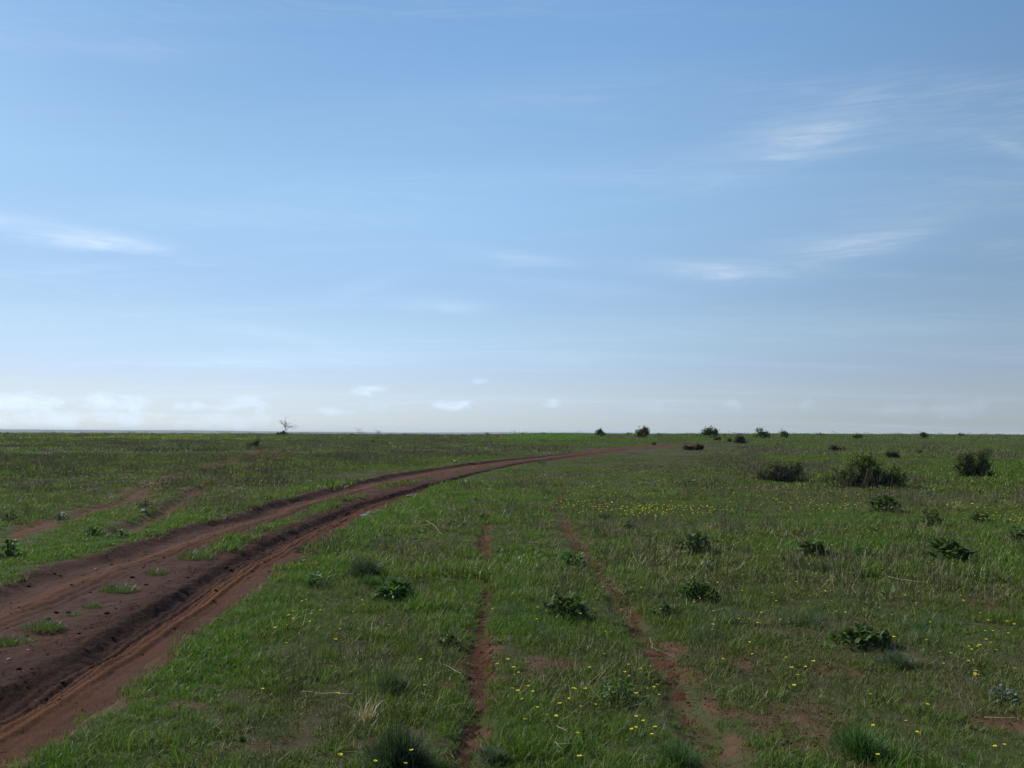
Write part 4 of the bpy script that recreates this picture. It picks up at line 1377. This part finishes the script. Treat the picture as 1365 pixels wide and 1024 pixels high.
def flower_meshes(seed):
    g = np.random.default_rng(seed)
    h = g.uniform(.11, .19)
    s = Soup()
    bend = g.normal(0, .015, 2)
    tip = np.array([bend[0] * 2, bend[1] * 2, h])
    tube(s, [np.array([0, 0, -.02]), np.array([bend[0], bend[1], h * .55]), tip], .0016, .0012, 3)
    st = s.mesh('stem', M_STEM)
    f = Soup()
    n = 16
    az = np.arange(n) * 2 * np.pi / n + g.normal(0, .1, n)
    blades(g, np.repeat(tip[None], n, 0), az, np.full(n, .0135) * g.uniform(.85, 1.1, n), np.full(n, .0075), np.full(n, 1.05), g.uniform(.1, .6, n), 2, f, profile='stem')
    blades(g, np.repeat(tip[None] + np.array([0, 0, .002]), 9, 0), np.arange(9) * .7, np.full(9, .007), np.full(9, .005), np.full(9, .6), np.full(9, .4), 1, f, profile='stem')
    return st, f.mesh('bloom', M_PETAL)


FM = [flower_meshes(800 + k) for k in range(6)]
FIX = [(502, 1020), (538, 1022), (554, 1021), (448, 1018), (444, 950), (565, 916), (563, 886), (374, 832), (385, 830), (392, 831), (399, 831), (371, 838), (416, 825), (418, 830), (429, 828), (466, 820), (475, 812),
       (482, 808), (406, 808), (405, 802), (454, 848), (380, 866), (457, 866), (515, 832), (349, 925), (668, 893), (674, 898), (690, 905), (700, 907), (702, 919), (703, 912), (708, 936), (721, 954), (692, 932), (740, 965), (746, 955), (750, 950),
       (757, 934), (765, 939), (767, 930), (785, 936), (795, 942), (777, 945), (836, 905), (835, 912), (855, 900), (858, 936), (846, 930), (872, 918), (880, 920), (868, 936), (850, 982), (862, 980), (876, 978), (772, 992), (776, 1022), (842, 965), (859, 968),
       (886, 990), (700, 965), (684, 920), (712, 928), (1212, 995), (1212, 970), (1325, 1006), (1170, 972), (1171, 1012), (1070, 918), (1061, 920), (1076, 896), (1091, 894), (1057, 890), (1050, 878), (1298, 864), (1310, 862), (1306, 871), (1314, 869),
       (1262, 873), (1255, 873), (1286, 866), (1196, 868), (1231, 862), (1274, 893), (1298, 895), (1308, 902), (1304, 905), (1292, 907), (1350, 904), (1261, 890), (1350, 845), (1345, 835), (1321, 842), (1330, 876), (955, 848), (960, 846), (968, 882), (1010, 878), (1007, 858),
       (800, 880), (806, 846), (770, 822), (792, 814), (1053, 831), (1090, 830), (1118, 827), (1110, 822), (1082, 815), (1040, 826), (1036, 808), (1060, 800), (935, 806), (925, 808), (1206, 806), (1220, 804), (1282, 806), (1296, 808), (1280, 802)]


def flower_prob(x, y):
    a = np.arctan2(x, y); r = np.hypot(x, y)
    p = sstep(fbm(x / 1.3, y / 1.3, 211, 4), .40, .72) * (1 - soil_field(x, y)) * (road_mask(x, y) < -.3)
    right = sstep(a, R(-1), R(8)) * .9 + .12
    return p * right


fx, fy = [], []
for px, py in FIX:
    q = at(px, py + 20 * (py - 577) / 400)                      # the foot is a little below the bloom
    fx.append(q[0]); fy.append(q[1])
qx, qy = sample(4.4, 19, 7, 31)
k = G.random(len(qx)) < flower_prob(qx, qy) * np.where(np.hypot(qx, qy) < 7.5, .25, 1.0)
qx, qy = qx[k], qy[k]
o = np.argsort(np.hypot(qx, qy))
qx, qy = qx[o], qy[o]
room = 295 - len(fx)
ax, ay = np.concatenate([fx, qx[:room]]), np.concatenate([fy, qy[:room]])
az_ = ground_z(ax, ay)
FLOWER_PLACE = places(ax, ay, FIELD_MARKS)
for k in range(len(ax)):
    o = thing('yellow_flower', '%s small yellow flower %s the %s' % FLOWER_PLACE[k], 'flower', (ax[k], ay[k], az_[k]), 'yellow flowers in the turf', G.uniform(0, 6.283))
    st, bl = FM[k % 6]
    link('stem', st, o); link('bloom', bl, o)
    o.scale = [G.uniform(.62, .92)] * 3
    o.rotation_euler.x = G.normal(0, .12); o.rotation_euler.y = G.normal(0, .12)


def flower_soup():
    g = G; s = Soup(); n = 5
    for k in range(n):
        b = np.array([g.normal(0, .25), g.normal(0, .25), g.uniform(.13, .2)])
        blades(g, np.repeat(b[None], 8, 0), np.arange(8) * .785, np.full(8, .016), np.full(8, .012), np.full(8, 1.0), np.full(8, .3), 1, s, profile='stem')
    return s


sx, sy = [qx[room:]], [qy[room:]]
for r0, r1, dn in ((19, 40, 1.2), (40, 85, .2)):
    x, y = sample(r0, r1, dn, 31)
    k = G.random(len(x)) < flower_prob(x, y)
    sx.append(x[k]); sy.append(y[k])
sx, sy = np.concatenate(sx), np.concatenate(sy)
scatter('distant_yellow_flowers', 'yellow flowers farther out in the grass', [flower_soup() for _ in range(4)], M_PETAL, sx, sy, ground_z(sx, sy), np.full(len(sx), 1.0), np.full(len(sx), .5))

# ------------------------------------------------------------------ clods and stones on the road
M_CLOD = plain_mat('damp_clod', (.030, .015, .011), .95, .1, 40, .4)
M_STONE = plain_mat('pale_stone', (.26, .22, .19), .9, .2, 20, .25)


def lump(seed, squash=.6):
    bm_v, rows, cols = [], 7, 10
    th = np.linspace(0.02, np.pi - .02, rows); ph = np.linspace(0, 2 * np.pi, cols, endpoint=False)
    tt, pp = np.meshgrid(th, ph, indexing='ij')
    v = np.stack([np.sin(tt) * np.cos(pp), np.sin(tt) * np.sin(pp), np.cos(tt)], -1).reshape(-1, 3)
    g = np.random.default_rng(seed)
    k = g.normal(0, 1, (5, 3)); ph0 = g.uniform(0, 6, 5)
    r = 1 + .16 * np.sin(v @ (k.T * 2.2) + ph0).sum(1)
    v = v * r[:, None] * np.array([1, g.uniform(.7, 1), squash])
    return v, grid_faces(rows, cols, True)


CL = [mesh_from('dirt_clod', *lump(900 + k, .5), M_CLOD, None, True) for k in range(5)]
CLODS = [(75, 817, 9), (90, 817, 10), (64, 826, 10), (142, 818, 8), (105, 845, 8), (284, 801, 7), (287, 788, 6), (173, 911, 5), (149, 782, 6), (179, 787, 8), (176, 770, 7), (218, 743, 5), (202, 761, 5), (191, 757, 4), (72, 765, 6), (80, 768, 6),
         (31, 773, 7), (37, 782, 6), (302, 756, 6), (307, 761, 8), (318, 756, 5), (325, 751, 5), (445, 703, 5), (377, 761, 6), (368, 769, 6), (345, 791, 5), (470, 704, 7), (10, 838, 7), (28, 832, 6), (25, 892, 10), (35, 848, 6), (150, 850, 6), (232, 838, 5), (190, 873, 5),
         (220, 893, 4), (420, 705, 5), (443, 693, 6), (432, 715, 4), (260, 802, 5), (330, 770, 4), (300, 775, 5), (352, 748, 5), (120, 790, 5), (95, 780, 5), (225, 775, 5), (250, 770, 5)]
rx = G.random(44)
for k in range(44):
    y = 4.6 + 16 * G.random() ** 1.4
    x = road_l(y) + (.12 + .8 * rx[k]) * (road_r(y) - road_l(y))
    CLODS.append((x, y, 0))
ROAD_MARKS = [(*at_road(px, py)[:2], q) for px, py, q in [(12, 858, 'tuft at the left edge'), (58, 838, 'tuft with dry tips'), (122, 810, 'pair of small tufts'), (157, 788, 'broad grass tuft'), (209, 765, 'low grass tuft'),
                                                      (260, 744, 'start of the grassy strip'), (408, 732, 'dark mud mound'), (491, 685, 'puddle'), (110, 965, 'right rut mouth'), (30, 770, 'near end of the left rut'),
                                                      (230, 850, 'grass edge of the right rut'), (330, 712, 'grassy strip between the ruts')]]
CP = [at_road(a, b_) if s else (a, b_, road_z(a, b_)) for a, b_, s in CLODS]
CLOD_PLACE = places([p[0] for p in CP], [p[1] for p in CP], ROAD_MARKS)
for k, (a, b_, s) in enumerate(CLODS):
    p = CP[k]
    size = (s * math.hypot(p[0], p[1]) / FPX * .34) if s else G.uniform(.008, .022)
    o = link('dirt_clod', CL[k % 5], None, (p[0], p[1], p[2] + size * .25), G.uniform(0, 6.283))
    o.scale = [size, size, size]
    tag(o, '%s dark dirt clod %s the %s' % CLOD_PLACE[k], 'dirt clod', 'dirt clods on the road')
STONES = [(191, 683, 9, 'pale stone lying beside the nearer far rut'), (12, 880, 6, 'pale stone on the ridge of the road at the left edge'), (38, 867, 4, 'small pale stone just below the nearest grass tuft'),
          (129, 759, 5, 'white stone at the far edge of the road'), (607, 617.5, 7, 'white stone on the far verge where the road narrows'), (455, 597, 4, 'white speck of stone in the left field'), (480, 601, 3, 'tiny white stone right of the other in the left field')]
for k, (px, py, s, label) in enumerate(STONES):
    p = at_road(px, py) if 'ridge' in label or 'tuft' in label else at(px, py)
    size = s * math.hypot(p[0], p[1]) / FPX * .45
    v, f = lump(950 + k, .55)
    o = link('stone', mesh_from('stone', v * size, f, M_STONE, None, True), None, (p[0], p[1], p[2] + size * (.3 if size < .1 else .7)))
    tag(o, label, 'stone', 'pale stones lying about')


crumbs = []
for k in range(4):
    s = Soup()
    for q in range(14):
        v, f = lump(1000 + 20 * k + q, .6)
        sz = G.uniform(.0015, .0045) * (1.8 if q < 1 else 1)
        s.add(v * sz + np.array([G.normal(0, .07), G.normal(0, .07), sz * .3]), f)
    crumbs.append(s)
yy = 4.2 + 26 * G.random(4200) ** 1.6
u_ = G.random(4200)
xx = road_l(yy) + u_ * (road_r(yy) - road_l(yy))
dens = np.exp(-((xx - road_b(yy)) / .30) ** 2) + .6 * np.exp(-((xx - road_l(yy) - .2) / .25) ** 2) + .10
k_ = (G.random(4200) < dens) & (fbm(xx / .4, yy / .4, 221, 2) > .38)
xx, yy = xx[k_], yy[k_]
scatter('soil_crumbs', 'loose crumbs of red soil strewn over the road', crumbs, M_SOIL, xx, yy, np.array([road_z(a, b_) for a, b_ in zip(xx, yy)]), .8 + yy * .05, np.full(len(xx), .5))


xx, yy = sample(4.2, 14, 70, 34)
k_ = (soil_field(xx, yy) > .35) & (road_mask(xx, yy) < -.1)
xx, yy = xx[k_], yy[k_]
scatter('soil_crumbs', 'loose crumbs of red soil on the bare spots and wheel ruts', crumbs, M_SOIL, xx, yy, ground_z(xx, yy) + .004, .9 + yy * .04, np.full(len(xx), .5))


def mud_mound(px, py, w, h, label, seed):
    p = at_road(px, py)
    th = np.linspace(0, 2 * np.pi, 72, endpoint=False); rr = np.linspace(0, 1, 26)
    r, a = np.meshgrid(rr, th, indexing='ij')
    edge = 1 + (fbm(np.cos(a) * 2, np.sin(a) * 2, seed, 3) - .5) * .8
    x = r * np.cos(a) * edge * w; y = r * np.sin(a) * edge * w * 1.7
    z = h * (1 - r ** 1.6) - .03 + (fbm(x / .05 + 5, y / .05, seed + 1, 3) - .5) * .07 * (1 - r * .6)
    me = mesh_from('mud_mound', np.stack([x, y, z], -1).reshape(-1, 3), grid_faces(26, 72, True), M_SOIL, {'wet_shade': np.full(x.size, .95), 'ochre': np.zeros(x.size)}, True)
    tag(link('mud_mound', me, None, (p[0], p[1], p[2])), label, 'mud mound', None)


mud_mound(408, 732, .24, .10, 'dark mound of churned mud in the right rut before the puddle', 971)
mud_mound(462, 688, .16, .12, 'dark spill of mud off the bank beside the puddle', 975)
